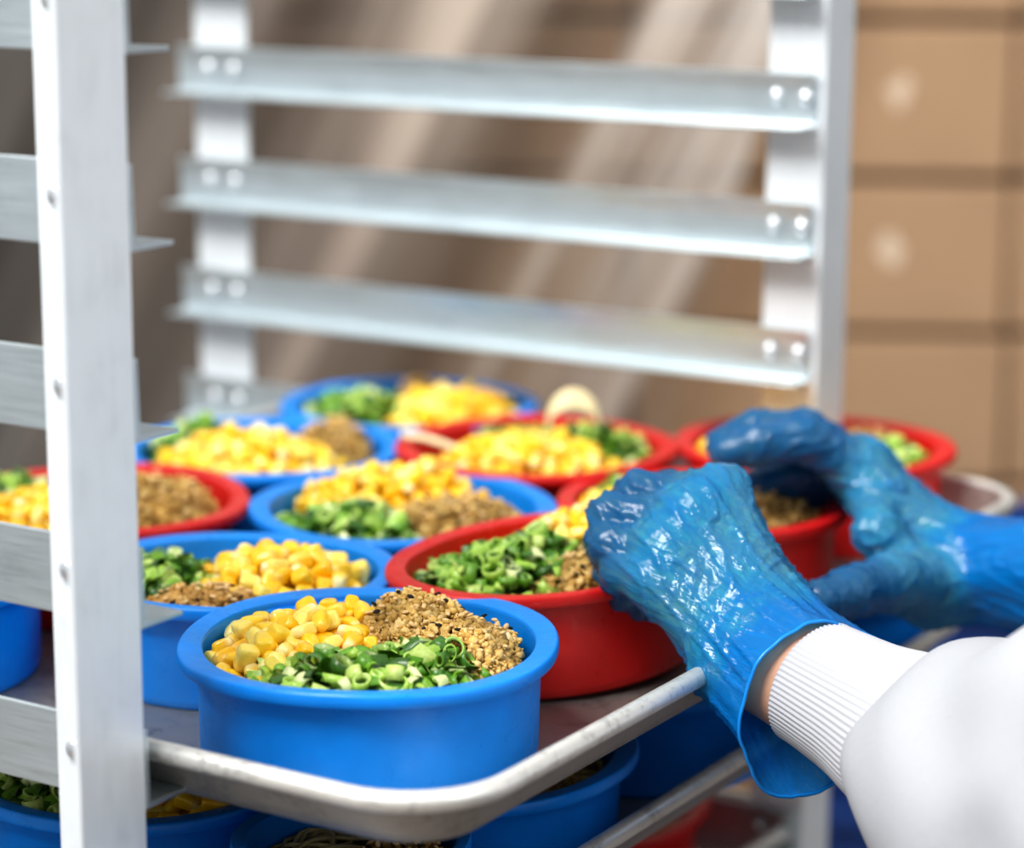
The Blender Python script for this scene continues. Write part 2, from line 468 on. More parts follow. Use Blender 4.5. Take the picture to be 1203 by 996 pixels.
GRN = [srgb(92, 144, 40), srgb(68, 118, 34), srgb(128, 178, 54), srgb(168, 206, 88), srgb(110, 162, 52), srgb(58, 100, 32)]
LGR = [srgb(198, 220, 124), srgb(222, 234, 168), srgb(172, 208, 92)]
def scallion(fr, heaps, seed, a, b, label, sp=0.0050, dark=1.0):
    heaps = [(c, ra, rb, pk - 0.007) for c, ra, rb, pk in heaps]
    rng = np.random.default_rng(seed); S = Soup()
    for (c, ra, rb, peak) in heaps:
        V, F = under_dome(S, rng, c, ra, rb, peak, a, b, None, 0.0065, 0.0008)
        S.add(fr(V), F, srgb(66, 116, 42) * 0.7 * dark)
        for layer in (0, 1):
            for (u, v) in poisson(rng, c, ra, rb, sp * (1 if layer == 0 else 1.2), a, b, 3000):
                z = dome(u, v, c, ra, rb, BASE, peak) + (0.0 if layer == 0 else 0.003) + rng.normal(0, 0.0012)
                kind = rng.uniform()
                if kind < 0.38:      # a cut ring: a short thin tube with thickness
                    r = rng.uniform(0.0028, 0.0062); L = rng.uniform(0.003, 0.008); n = 14; wt = rng.uniform(0.0006, 0.0013)
                    sq = rng.uniform(0.6, 1.0)
                    t = np.arange(n) * 2 * PI / n; V = []
                    for (rad, hh) in ((r, -L / 2), (r, L / 2), (r - wt, L / 2), (r - wt, -L / 2)):
                        V.append(np.column_stack([rad * np.cos(t), rad * sq * np.sin(t), np.full(n, hh)]))
                    V = np.concatenate(V); Q = []
                    for k in range(4):
                        for i in range(n):
                            Q.append((k * n + i, k * n + (i + 1) % n, ((k + 1) % 4) * n + (i + 1) % n, ((k + 1) % 4) * n + i))
                    co = GRN[rng.integers(6)] if rng.uniform() < 0.58 else LGR[rng.integers(3)]
                    cin = 0.5 * co + 0.5 * LGR[rng.integers(3)]
                    cc = np.concatenate([np.tile(co, (2 * n, 1)), np.tile(cin, (2 * n, 1))])
                    P = V @ rand_rot(rng, 1.0).T + np.array([u, v, z])
                    S.add(fr(P), np.array(Q), cc * dark)
                else:                # a curled slice of leaf
                    L = rng.uniform(0.006, 0.014); wd = rng.uniform(0.005, 0.010); cv = rng.uniform(60, 260)
                    nu, nv = 5, 4; V = []
                    for i in range(nu):
                        for k in range(nv):
                            x = (i / (nu - 1) - .5) * L; y = (k / (nv - 1) - .5) * wd
                            V.append((x + y * 0.3, y, -cv * y * y - 30 * x * x))
                    V = np.array(V); V = np.concatenate([V, V + np.array([0, 0, 0.0006])]); Q = []
                    for i in range(nu - 1):
                        for k in range(nv - 1):
                            q = i * nv + k; Q.append((q, q + 1, q + nv + 1, q + nv)); Q.append((q + 20, q + nv + 20, q + nv + 21, q + 21))
                    co = GRN[rng.integers(6)] if rng.uniform() < 0.85 else LGR[rng.integers(3)]
                    P = V @ rand_rot(rng, 0.7).T + np.array([u, v, z])
                    S.add(fr(P), np.array(Q), co * rng.uniform(0.8, 1.1) * dark)
    o = link('chopped_scallions', S.build('chopped_scallions'), M_scal)
    return tag(o, label, 'scallions', 'scallion toppings in the bowls', 'stuff')

TAN = [srgb(226, 190, 120), srgb(212, 174, 98), srgb(236, 204, 138), srgb(220, 182, 108), srgb(200, 158, 84)]
def meat(fr, heaps, seed, a, b, label, n=700, seeds=True, dark=1.0, toasted=0.0):
    heaps = [(c, ra, rb, pk - 0.0075) for c, ra, rb, pk in heaps]
    rng = np.random.default_rng(seed); S = Soup()
    for (c, ra, rb, peak) in heaps:
        V, F = under_dome(S, rng, c, ra, rb, peak, a, b, None, 0.003, 0.001)
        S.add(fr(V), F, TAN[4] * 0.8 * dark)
        off = rng.uniform(0, 50, 3)
        for k in range(int(n * 2.4)):
            r = math.sqrt(rng.uniform()); t = rng.uniform(0, 2 * PI)
            u = c[0] + ra * r * math.cos(t); v = c[1] + rb * r * math.sin(t)
            if not inside(u, v, a, b): continue
            cl = noise.noise(Vector((u * 90 + off[0], v * 90 + off[1], off[2])))
            z = dome(u, v, c, ra, rb, BASE, peak) + cl * 0.0050 + rng.normal(0, 0.0008)
            s = rng.choice([0.0009, 0.0013, 0.0019, 0.0027], p=[.4, .35, .18, .07])
            P = I1V * (1 + rng.normal(0, 0.26, (len(I1V), 1))) * np.array([1, rng.uniform(.7, 1), rng.uniform(.6, 1)]) * s
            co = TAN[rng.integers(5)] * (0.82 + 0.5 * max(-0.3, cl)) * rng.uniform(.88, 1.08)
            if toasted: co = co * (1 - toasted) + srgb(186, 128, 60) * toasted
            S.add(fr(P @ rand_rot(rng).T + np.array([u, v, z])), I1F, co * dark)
        if seeds:
            for k in range(46):
                r = 0.8 * math.sqrt(rng.uniform()); t = rng.uniform(0, 2 * PI)
                u = c[0] + ra * r * math.cos(t); v = c[1] + rb * r * math.sin(t)
                if not inside(u, v, a, b): continue
                z = dome(u, v, c, ra, rb, BASE, peak) + 0.0042
                bl = k < 9
                P = I0V * np.array([0.0019, 0.0012, 0.0008])
                S.add(fr(P @ rand_rot(rng, 0.5).T + np.array([u, v, z])), I0F, srgb(28, 26, 26) if bl else srgb(226, 190, 136))
    o = link('minced_meat', S.build('minced_meat'), M_meat, None, False)
    return tag(o, label, 'minced meat', 'minced meat toppings in the bowls', 'stuff')

def noodles(fr, seed, a, b, label, extra=(), n=55, dark=1.0):
    rng = np.random.default_rng(seed); S = Soup()
    V, F = under_dome(S, rng, (0, 0), a * .81, b * .81, BASE + 0.001, a, b, None, 0.004, 0.0008)
    V[:, 2] = BASE - 0.004 + rng.normal(0, 0.0008, len(V))
    S.add(fr(V), F, srgb(206, 182, 120) * 0.7 * dark)
    for k in range(n):
        R = rng.uniform(0.01, 0.04); t0 = rng.uniform(0, 2 * PI); L = rng.uniform(1.2, 3.5)
        r = 0.74 * math.sqrt(rng.uniform()); tt = rng.uniform(0, 2 * PI)
        cu, cv = a * r * math.cos(tt), b * r * math.sin(tt)
        t = np.linspace(t0, t0 + L, 14)
        P = np.column_stack([cu + R * np.cos(t) - R * math.cos(t0), cv + R * np.sin(t) - R * math.sin(t0), BASE + rng.uniform(-.002, .003) + 0.002 * np.sin(3 * t)])
        q = np.sqrt((P[:, 0] / (a * .80)) ** 2 + (P[:, 1] / (b * .80)) ** 2)
        f = np.where(q > 1, 1 / q, 1.0); P[:, 0] *= f; P[:, 1] *= f
        V, Q = tube_np(P, 0.0011, 6)
        S.add(fr(V), Q, srgb(234, 216, 160) * rng.uniform(.85, 1.05) * dark)
    for P, rad in extra:
        P = np.asarray(P, float)
        # smooth the polyline
        for _ in range(3):
            m = 0.75 * P[:-1] + 0.25 * P[1:]; m2 = 0.25 * P[:-1] + 0.75 * P[1:]
            P = np.concatenate([P[:1], np.stack([m, m2], 1).reshape(-1, 3), P[-1:]])
        V, Q = tube_np(P, rad, 8)
        S.add(fr(V), Q, srgb(238, 224, 180))
    o = link('noodles', S.build('noodles'), M_nood)
    return tag(o, label, 'noodles', 'noodles under the toppings', 'stuff')

ZB = -0.0131                     # floor of the pulled-out tray
# name: colour, centre, a, b, rim z, label, which
BOWLS = {
 'front': ('blue', (0.0221, 0.1334), 0.0885, 0.0885, 0.0440, 'blue round bowl nearest the viewer at the front corner of the tray'),
 'L2':    ('blue', (-0.1100, 0.2030), 0.0832, 0.0780, 0.0410, 'blue bowl partly hidden behind the near post and left of the foremost blue bowl'),
 'redL':  ('red', (-0.2681, 0.2727), 0.0885, 0.0885, 0.0435, 'red bowl crossed by the near left post'),
 'mid':   ('blue', (-0.1179, 0.3640), 0.0875, 0.0885, 0.0410, 'blue bowl in the middle of the tray with corn behind scallions and meat'),
 'L3':    ('blue', (-0.2772, 0.4384), 0.0885, 0.0885, 0.0420, 'blue bowl behind the red left bowl, corn in front and meat at its back right'),
 'redB':  ('red', (-0.1304, 0.5297), 0.0890, 0.0885, 0.0440, 'red bowl at the back centre with a pale noodle curl standing up'),
 'blueB': ('blue', (-0.2777, 0.6042), 0.0895, 0.0870, 0.0415, 'blue bowl farthest back on the tray, half scallions and half corn'),
 'redmid':('red', (0.0190, 0.4685), 0.0848, 0.0825, 0.0405, 'red bowl of minced meat under the curled fingers of the right glove'),
 'redR':  ('red', (0.0115, 0.6339), 0.0885, 0.0885, 0.0430, 'red bowl at the back right corner of the tray behind the right glove'),
}
FR = {}
for i, (k, (col, c, a, b, zr, lab)) in enumerate(BOWLS.items()):
    FR[k] = bowl(col, c, a, b, zr, ZB, 0.0, lab, None, i)
# the red bowl being lifted by the left hand: squeezed into an oval and tilted
FR['red1'] = bowl('red', (0.0200, 0.3030), 0.094, 0.071, 0.0470, -0.0095, math.radians(36), 'red bowl squeezed and tilted in the grip of the left glove', (0.035, 0.0), 21)
FR['LB'] = bowl('blue', (-0.262, 0.1050), 0.0870, 0.0870, 0.0425, ZB, 0.0, 'blue bowl at the left edge of the photo, seen between two near rails', None, 22)

def fill(k, cornh=(), scalh=(), meath=(), nood=True, where='', hi=False, seed=1, mn=420, toasted=0.0, extra=(), dark=1.0):
    fr, a, b = FR[k]
    if nood: noodles(fr, seed, a, b, 'pale noodles lying under the toppings in the ' + where, extra, dark=dark)
    if cornh: corn(fr, cornh, seed + 1, a, b, 'yellow corn kernels heaped in the ' + where, hi, dark)
    if scalh: scallion(fr, scalh, seed + 2, a, b, 'chopped green scallions heaped in the ' + where, 0.0050 if hi else 0.0065, dark)
    if meath: meat(fr, meath, seed + 3, a, b, 'brown minced meat crumbled in the ' + where, mn, True, dark, toasted)

fill('front', cornh=[((-0.034, 0.006), 0.044, 0.046, 0.010), ((-0.016, 0.034), 0.030, 0.024, 0.011)],
     scalh=[((-0.004, -0.040), 0.052, 0.036, 0.006), ((0.026, -0.022), 0.028, 0.026, 0.006)],
     meath=[((0.020, 0.026), 0.032, 0.036, 0.019), ((0.040, 0.010), 0.036, 0.040, 0.0105)],
     where='foremost blue bowl', hi=True, seed=100, mn=1500,
     extra=[([(0.044, 0.024, -0.008), (0.052, 0.024, -0.003), (0.060, 0.020, -0.001), (0.065, 0.013, -0.003), (0.063, 0.006, -0.008), (0.067, 0.000, -0.012)], 0.0013),
            ([(0.048, 0.018, -0.008), (0.056, 0.017, -0.004), (0.061, 0.012, -0.006), (0.064, 0.004, -0.012)], 0.0013)])
fill('L2', cornh=[((0.022, 0.004), 0.046, 0.044, 0.013)], scalh=[((-0.044, 0.004), 0.034, 0.040, 0.007)],
     meath=[((-0.012, -0.036), 0.036, 0.022, 0.005)], where='blue bowl left of the foremost one', hi=True, seed=110, mn=700, toasted=0.35)
fill('redL', cornh=[((-0.022, -0.020), 0.044, 0.040, 0.012)], scalh=[((-0.050, 0.020), 0.026, 0.034, 0.010)],
     meath=[((0.030, 0.006), 0.042, 0.044, 0.016)], where='red bowl crossed by the near post', seed=120)
fill('mid', cornh=[((-0.010, 0.036), 0.058, 0.026, 0.016), ((0.012, 0.034), 0.030, 0.024, 0.020)], scalh=[((-0.030, -0.026), 0.044, 0.038, 0.008)],
     meath=[((0.030, -0.004), 0.044, 0.042, 0.010)], where='blue bowl in the middle of the tray', seed=130, mn=600)
fill('L3', cornh=[((-0.006, -0.018), 0.058, 0.042, 0.016)], scalh=[((-0.042, 0.026), 0.034, 0.036, 0.012)],
     meath=[((0.044, 0.018), 0.030, 0.036, 0.018)], where='blue bowl behind the red left bowl', seed=140)
fill('redB', cornh=[((-0.006, -0.022), 0.058, 0.042, 0.013)], scalh=[((0.034, 0.020), 0.040, 0.032, 0.010), ((-0.010, 0.034), 0.030, 0.026, 0.010)],
     where='red bowl at the back centre', seed=150,
     extra=[([(0.014 + 0.016 * math.cos(t) + 0.01, 0.040 + 0.003 * k, 0.004 + (0.012 + 0.002 * k) * math.sin(t)) for t in np.linspace(-0.3, PI + 0.5, 9)], 0.0016) for k in range(5)] +
           [([(-0.085, 0.002 + 0.003 * k, 0.004), (-0.07, -0.006 + 0.003 * k, 0.004), (-0.055, -0.014 + 0.003 * k, 0.001), (-0.04, -0.020, -0.004)], 0.0018) for k in range(3)])
fill('blueB', cornh=[((0.030, -0.002), 0.046, 0.046, 0.014)], scalh=[((-0.036, 0.0), 0.040, 0.040, 0.010)],
     meath=[((0.004, 0.04), 0.02, 0.02, 0.014)], where='blue bowl farthest back', seed=160, mn=250)
fill('redmid', cornh=[((-0.046, -0.008), 0.032, 0.036, 0.009)], scalh=[((-0.040, 0.030), 0.030, 0.026, 0.008)],
     meath=[((0.024, 0.0), 0.048, 0.052, 0.014)], where='red bowl under the right glove', seed=170, mn=700)
fill('redR', cornh=[((-0.034, -0.006), 0.044, 0.042, 0.012)], scalh=[((0.046, -0.020), 0.030, 0.034, 0.006)],
     meath=[((0.030, 0.016), 0.040, 0.036, 0.009)], where='red bowl at the back right corner', seed=180)
fill('red1', cornh=[((0.030, 0.022), 0.040, 0.028, 0.014), ((-0.030, 0.030), 0.006, 0.006, 0.012)], scalh=[((-0.030, 0.006), 0.048, 0.036, 0.009), ((0.0, 0.012), 0.034, 0.022, 0.011)],
     meath=[((0.020, -0.024), 0.052, 0.026, 0.010)], where='red bowl in the left glove', hi=True, seed=190, mn=800)
fill('LB', scalh=[((0.02, 0.0), 0.04, 0.04, 0.004)], cornh=[((-0.03, 0), 0.04, 0.04, 0.004)], where='blue bowl at the left edge', seed=200)

# bowls on the lower trays
def low(k, col, c, lev, lab, r=0.0895):
    FR[k] = bowl(col, c, r, r, 0.0425 + lev * LV, ZB + lev * LV, 0.0, lab, None, hash(k) % 97 if False else len(FR) + 40, 'bowls on the lower trays')
low('A', 'blue', (-0.1100, 0.1220), -1, 'blue bowl of scallions and corn at the bottom left under the pulled-out tray')
low('B', 'blue', (0.0380, 0.0960), -1, 'blue bowl of dark food peeking out at the bottom below the tray corner', 0.055)
low('Cc', 'blue', (0.0140, 0.2280), -1, 'blue bowl of meat on the lower tray, below the right edge of the tray', 0.086)
low('Dd', 'blue', (0.0150, 0.4020), -1, 'blue bowl in shadow on the lower tray, behind the glove cuff', 0.086)
low('E', 'red', (-0.1200, 0.560), -3, 'red bowl on the lowest tray at the bottom edge of the photo')
low('F', 'blue', (0.0180, 0.6250), -1, 'blue bowl on the lower tray, seen under the right wrist')
fill('F', scalh=[((0.0, 0.0), 0.06, 0.06, 0.002)], where='blue bowl under the right wrist', seed=260)
fill('A', cornh=[((0.038, -0.016), 0.046, 0.056, 0.011)], scalh=[((-0.036, -0.014), 0.042, 0.056, 0.010)], where='blue bowl at the bottom left', hi=True, seed=210)
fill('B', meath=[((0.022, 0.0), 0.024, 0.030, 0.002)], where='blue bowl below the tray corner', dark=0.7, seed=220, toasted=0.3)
fill('Cc', meath=[((0.0, 0.0), 0.06, 0.06, 0.004)], where='blue bowl below the right edge of the tray', seed=230)
fill('Dd', meath=[((0.0, 0.0), 0.06, 0.06, 0.002)], where='shadowed blue bowl behind the glove cuff', seed=240, mn=200)
fill('E', meath=[((0.0, 0.0), 0.06, 0.06, 0.002)], where='red bowl on the lowest tray', seed=250, mn=200)

# ------------------------------------------------------------------ distance-field modelling for body, gloves and clothing
def smin(a, b, k):
    h = np.clip(0.5 + 0.5 * (b - a) / k, 0, 1)
    return b + (a - b) * h - k * h * (1 - h)
def sd_cone(P, a, b, ra, rb):
    a = np.asarray(a, float); b = np.asarray(b, float); ab = b - a
    t = np.clip(((P - a) @ ab) / (ab @ ab + 1e-12), 0, 1)
    return np.linalg.norm(P - a - t[:, None] * ab, axis=1) - (ra + (rb - ra) * t)
def sd_ell(P, c, R, r):
    q = (P - np.asarray(c, float)) @ R     # R columns = axes
    r = np.asarray(r, float)
    k0 = np.linalg.norm(q / r, axis=1); k1 = np.linalg.norm(q / (r * r), axis=1) + 1e-9
    return k0 * (k0 - 1) / k1
def surface_nets(fun, lo, hi, h):
    lo = np.asarray(lo, float); n = np.ceil((np.asarray(hi) - lo) / h).astype(int) + 1
    ax = [lo[i] + np.arange(n[i]) * h for i in range(3)]
    Fv = np.empty(tuple(n), dtype=np.float32)
    YZ = np.stack(np.meshgrid(ax[1], ax[2], indexing='ij'), -1).reshape(-1, 2)
    step = max(1, int(400000 / len(YZ)))
    for i in range(0, n[0], step):
        xs = ax[0][i:i + step]
        P = np.concatenate([np.column_stack([np.full(len(YZ), x), YZ]) for x in xs])
        Fv[i:i + step] = fun(P).reshape(len(xs), n[1], n[2])
    S = Fv < 0
    c = np.zeros(tuple(n - 1), dtype=np.int8)
    for dx in (0, 1):
        for dy in (0, 1):
            for dz in (0, 1):
                c += S[dx:n[0] - 1 + dx, dy:n[1] - 1 + dy, dz:n[2] - 1 + dz]
    act = (c > 0) & (c < 8)
    idx = np.full(act.shape, -1, dtype=np.int64); I = np.argwhere(act); idx[act] = np.arange(len(I))
    acc = np.zeros((len(I), 3)); cnt = np.zeros(len(I))
    cor = [(x, y, z) for x in (0, 1) for y in (0, 1) for z in (0, 1)]
    for A in cor:
        for k in range(3):
            if A[k]: continue
            B = list(A); B[k] = 1
            fa = Fv[I[:, 0] + A[0], I[:, 1] + A[1], I[:, 2] + A[2]]; fb = Fv[I[:, 0] + B[0], I[:, 1] + B[1], I[:, 2] + B[2]]
            m = (fa < 0) != (fb < 0); t = np.where(m, fa / np.where(m, fa - fb, 1), 0)
            p = np.tile(np.array(A, float), (len(I), 1)); p[:, k] += t
            acc[m] += p[m]; cnt[m] += 1
    V = lo + (I + acc / np.maximum(cnt, 1)[:, None]) * h
    Q = []
    for k in range(3):
        a, b = [(1, 2), (2, 0), (0, 1)][k]
        sl0 = [slice(None)] * 3; sl1 = [slice(None)] * 3
        sl0[k] = slice(0, n[k] - 1); sl1[k] = slice(1, n[k])
        for s_ in (sl0, sl1):
            s_[a] = slice(1, n[a] - 1); s_[b] = slice(1, n[b] - 1)
        d0, d1 = S[tuple(sl0)], S[tuple(sl1)]
        E = np.argwhere(d0 != d1)
        inv = d0[tuple(E.T)]
        E[:, a] += 1; E[:, b] += 1
        def cell(da, db):
            G = E.copy(); G[:, a] -= da; G[:, b] -= db
            return idx[tuple(G.T)]
        q = np.column_stack([cell(1, 1), cell(0, 1), cell(0, 0), cell(1, 0)])
        q[~inv] = q[~inv][:, ::-1]
        Q.append(q)
    Q = np.concatenate(Q)
    return V, Q
def relax(V, Q, it=2, lam=0.5):
    E = np.concatenate([Q[:, [0, 1]], Q[:, [1, 2]], Q[:, [2, 3]], Q[:, [3, 0]]])
    for _ in range(it):
        acc = np.zeros_like(V); cnt = np.zeros(len(V))
        for k in range(3):
            acc[:, k] = np.bincount(E[:, 0], V[E[:, 1], k], len(V)) + np.bincount(E[:, 1], V[E[:, 0], k], len(V))
        cnt = np.bincount(E[:, 0], minlength=len(V)) + np.bincount(E[:, 1], minlength=len(V))
        V = V + lam * (acc / np.maximum(cnt, 1)[:, None] - V)
    return V
def vnormals(V, Q):
    n = np.cross(V[Q[:, 2]] - V[Q[:, 0]], V[Q[:, 3]] - V[Q[:, 1]])
    N_ = np.zeros_like(V)
    for j in range(4):
        for k in range(3): N_[:, k] += np.bincount(Q[:, j], n[:, k], len(V))
    return N_ / (np.linalg.norm(N_, axis=1)[:, None] + 1e-12)

# ---- the two hands as chains of joints (world metres): points and radii
LH = dict(
 W=(0.1663, 0.2588, 1.0261), EL=(0.3607, 0.2104, 0.9828),
 fingers=[  # MCP, PIP, DIP, TIP with radii
  ([(0.1150, 0.3029, 1.0893), (0.0731, 0.2951, 1.0862), (0.0549, 0.3085, 1.0694), (0.0580, 0.3186, 1.0541)], (.0112, .0094, .0084, .0074)),
  ([(0.1106, 0.2837, 1.0815), (0.0692, 0.2738, 1.0783), (0.0584, 0.2888, 1.0590), (0.0617, 0.3016, 1.0441)], (.0115, .0096, .0086, .0076)),
  ([(0.1069, 0.2674, 1.0690), (0.0752, 0.2628, 1.0672), (0.0672, 0.2822, 1.0494), (0.0710, 0.2960, 1.0369)], (.0110, .0092, .0082, .0072)),
  ([(0.1055, 0.2567, 1.0541), (0.0848, 0.2564, 1.0562), (0.0801, 0.2737, 1.0410), (0.0834, 0.2855, 1.0316)], (.0100, .0084, .0074, .0066))],
 thumb=([(0.1566, 0.2843, 1.0366), (0.1243, 0.3184, 1.0509), (0.0928, 0.3400, 1.0526), (0.0709, 0.3458, 1.0436)], (.0150, .0118, .0104, .0090)))
RH = dict(
 W=(0.1741, 0.4884, 1.0179), EL=(0.4000, 0.4414, 1.0361),
 fingers=[
  ([(0.1120, 0.4808, 1.0654), (0.0882, 0.4592, 1.0869), (0.0665, 0.4449, 1.0841), (0.0505, 0.4382, 1.0780)], (.0125, .0112, .0102, .0090)),
  ([(0.1048, 0.5019, 1.0619), (0.0762, 0.4823, 1.0842), (0.0516, 0.4695, 1.0846), (0.0352, 0.4619, 1.0761)], (.0125, .0110, .0100, .0088)),
  ([(0.1009, 0.5209, 1.0511), (0.0856, 0.5083, 1.0587), (0.0624, 0.4929, 1.0547), (0.0444, 0.4826, 1.0494)], (.0118, .0104, .0096, .0084)),
  ([(0.0992, 0.5332, 1.0373), (0.0842, 0.5301, 1.0431), (0.0654, 0.5181, 1.0420), (0.0511, 0.5061, 1.0395)], (.0108, .0094, .0086, .0076))],
 thumb=([(0.1656, 0.4600, 1.0126), (0.1625, 0.4109, 1.0266), (0.1574, 0.3700, 1.0300), (0.1511, 0.3445, 1.0306)], (.0170, .0135, .0115, .0095)))
def hand_prims(H):
    W = np.array(H['W']); E = np.array(H['EL']); pr = []
    ax = (E - W) / np.linalg.norm(E - W)
    mc = [np.array(f[0][0]) for f in H['fingers']]
    # carpal spread across the wrist
    spread = (mc[0] - mc[3]); spread -= ax * (spread @ ax); spread /= np.linalg.norm(spread)
    for k, (pts, rr) in enumerate(H['fingers']):
        base = W - ax * 0.006 + spread * (0.013 - 0.0085 * k)
        pr.append(('palm', base, mc[k], 0.0155, rr[0] + 0.0012))
        for j in range(3): pr.append((k, np.array(pts[j]), np.array(pts[j + 1]), rr[j], rr[j + 1]))
    for k in range(3): pr.append(('palm', mc[k], mc[k + 1], 0.0105, 0.0105))
    pts, rr = H['thumb']
    pr.append(('palm', W - ax * 0.002, np.array(pts[0]), 0.018, rr[0]))
    for j in range(3): pr.append(('thumb' if j else 'palm', np.array(pts[j]), np.array(pts[j + 1]), rr[j], rr[j + 1]))
    web = 0.55 * np.array(pts[1]) + 0.45 * mc[0]
    pr.append(('palm', np.array(pts[0]), web, 0.0125, 0.0085))
    pr.append(('palm', web, mc[1], 0.0085, 0.0100))
    pr.append(('arm', W, E, 0.0235, 0.040))
    pr.append(('arm', W + spread * 0.008, E, 0.020, 0.036)); pr.append(('arm', W - spread * 0.008, E, 0.020, 0.036))
    return pr, W, ax, spread
def hand_sdf(P, pr, grow=0.0, kf=0.006, kp=0.012, bridge=0.0, arm=True):
    palm = None; groups = {}
    for (g, a, b, ra, rb) in pr:
        if g == 'arm' and not arm: continue
        d = sd_cone(P, a, b, ra + grow, rb + grow)
        key = 'palm' if g in ('palm', 'arm') else g
        if key in groups: groups[key] = smin(groups[key], d, kp if key == 'palm' else 0.004)
        else: groups[key] = d
    d = groups.pop('palm')
    fs = None
    for g in groups.values():
        fs = g if fs is None else smin(fs, g, max(bridge, 0.0015))
    return smin(d, fs, kf)

def glove(H, label, cuff_len, cuff_r, seed, shift=(0, 0), tiltc=0.0):
    pr, W, ax, sp = hand_prims(H)
    th = np.cross(ax, sp)
    # a flared sleeve of film around the wrist
    c0 = W - ax * 0.020; c1 = W + ax * (cuff_len + 0.02)
    def flare(P):
        q = P - W; s = q @ ax; t = q @ sp; n = q @ th
        fs_ = np.clip((s + 0.01) / (cuff_len + 0.01), 0, 1.3) ** 1.3
        t = t - shift[0] * fs_; n = n - shift[1] * fs_
        r0 = 0.0285 + (cuff_r - 0.0285) * np.clip((s + 0.02) / (cuff_len + 0.02), 0, 1.4) ** 1.2
        ang = np.arctan2(n, t)
        r0 = r0 * (1 + 0.05 * np.sin(3 * ang + seed) * np.clip(s / cuff_len, 0, 1.3) + 0.025 * np.sin(7 * ang + 2 * seed + 60 * s))
        rr = np.sqrt((t / 1.07) ** 2 + (n / 0.92) ** 2)
        return np.maximum(np.maximum(rr - r0, -(s + 0.02)), s - cuff_len - 0.02) * 0.9
    def F(P): return smin(hand_sdf(P, pr, 0.0012, 0.006, 0.013, 0.0022, arm=False), flare(P), 0.012)
    pts = np.array([p for _, a, b, _, _ in pr if _ != 'arm' for p in (a, b)] + [c0, c1])
    allp = np.array([W, c1] + [np.array(x) for f, _ in H['fingers'] for x in f] + [np.array(x) for x in H['thumb'][0]])
    lo = allp.min(0) - 0.06; hi = allp.max(0) + 0.06
    V, Q = surface_nets(F, lo, hi, 0.0016)
    V = relax(V, Q, 2, 0.4)
    Nn = vnormals(V, Q)
    hard = np.min([sd_cone(V, a, b, ra, rb) for (g, a, b, ra, rb) in pr], axis=0)
    q = V - W; s = q @ ax; t = q @ sp; n = q @ th
    rng = np.random.default_rng(seed); o3 = rng.uniform(0, 40, 3)
    disp = np.zeros(len(V)); tint = np.zeros(len(V))
    for i in range(len(V)):
        si, ti, ni = s[i], t[i], n[i]
        # long folds running along the hand, fanning out of the cuff
        w1 = noise.noise(Vector((ti * 130 + o3[0] + si * 34, si * 9 + o3[1], ni * 80)))
        w2 = noise.noise(Vector((ti * 190 + o3[1] + si * 45, si * 34, ni * 120 + o3[2])))
        # cross folds where the film bunches at the wrist
        w3 = noise.noise(Vector((ti * 26 + o3[2], si * 210 + ti * 90, ni * 26)))
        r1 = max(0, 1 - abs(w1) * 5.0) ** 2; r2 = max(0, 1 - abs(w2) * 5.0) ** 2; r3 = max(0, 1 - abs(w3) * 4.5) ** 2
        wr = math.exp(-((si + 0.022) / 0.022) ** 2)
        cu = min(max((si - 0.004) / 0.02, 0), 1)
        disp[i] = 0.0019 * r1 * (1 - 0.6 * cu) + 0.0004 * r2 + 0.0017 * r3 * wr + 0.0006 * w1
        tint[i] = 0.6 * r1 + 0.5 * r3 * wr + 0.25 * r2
    V = V + Nn * disp[:, None]
    gap = np.clip((hard - 0.0022) / 0.011, 0, 1)           # 0 where the film lies on skin
    cw = np.clip((hand_sdf(V, pr, 0.0012, 0.009, 0.013, 0.0045, arm=False) - flare(V)) / 0.008, 0, 1)
    gap = np.maximum(gap, cw)
    col = np.zeros((len(V), 3))
    fd = np.min([sd_cone(V, a, b, ra, rb) for (g, a, b, ra, rb) in pr if g not in ('palm', 'arm')], axis=0)
    pd = np.min([sd_cone(V, a, b, ra, rb) for (g, a, b, ra, rb) in pr if g == 'palm'], axis=0)
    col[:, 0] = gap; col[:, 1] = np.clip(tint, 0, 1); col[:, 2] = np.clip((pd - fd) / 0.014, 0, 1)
    me = mesh_np('glove', V, [Q], col)
    ha = me.attributes.new('HandCo', 'FLOAT_VECTOR', 'POINT'); ha.data.foreach_set('vector', np.column_stack([s, t, n]).astype(np.float32).ravel())
    # open the cuff
    bm = bmesh.new(); bm.from_mesh(me)
    pl = W + ax * cuff_len; no = ax * (1 - tiltc) + np.array([0.51897, -0.82906, 0.20815]) * tiltc; no /= np.linalg.norm(no)
    bmesh.ops.bisect_plane(bm, geom=list(bm.verts) + list(bm.edges) + list(bm.faces), plane_co=Vector(pl), plane_no=Vector(no), clear_outer=True, dist=1e-6)
    be = [e for e in bm.edges if e.is_boundary]
    # rolled hem along the opening
    nxt = {}
    for e in be:
        a, b = e.verts; nxt.setdefault(a, []).append(b); nxt.setdefault(b, []).append(a)
    loop = []
    if nxt:
        st = max(nxt, key=lambda v: (v.co - Vector(W)).dot(Vector(sp))); cur = st; prev = None
        while True:
            loop.append(cur.co.copy()); nn = [v for v in nxt[cur] if v is not prev]
            if not nn: break
            prev, cur = cur, nn[0]
            if cur is st or len(loop) > 4000: break
    bmesh.ops.recalc_face_normals(bm, faces=bm.faces)
    bm.to_mesh(me); bm.free()
    L = np.array([p[:] for p in loop])
    for _ in range(6): L = (np.roll(L, 1, 0) + 2 * L + np.roll(L, -1, 0)) / 4
    return me, L[::2], pr, W, ax, sp

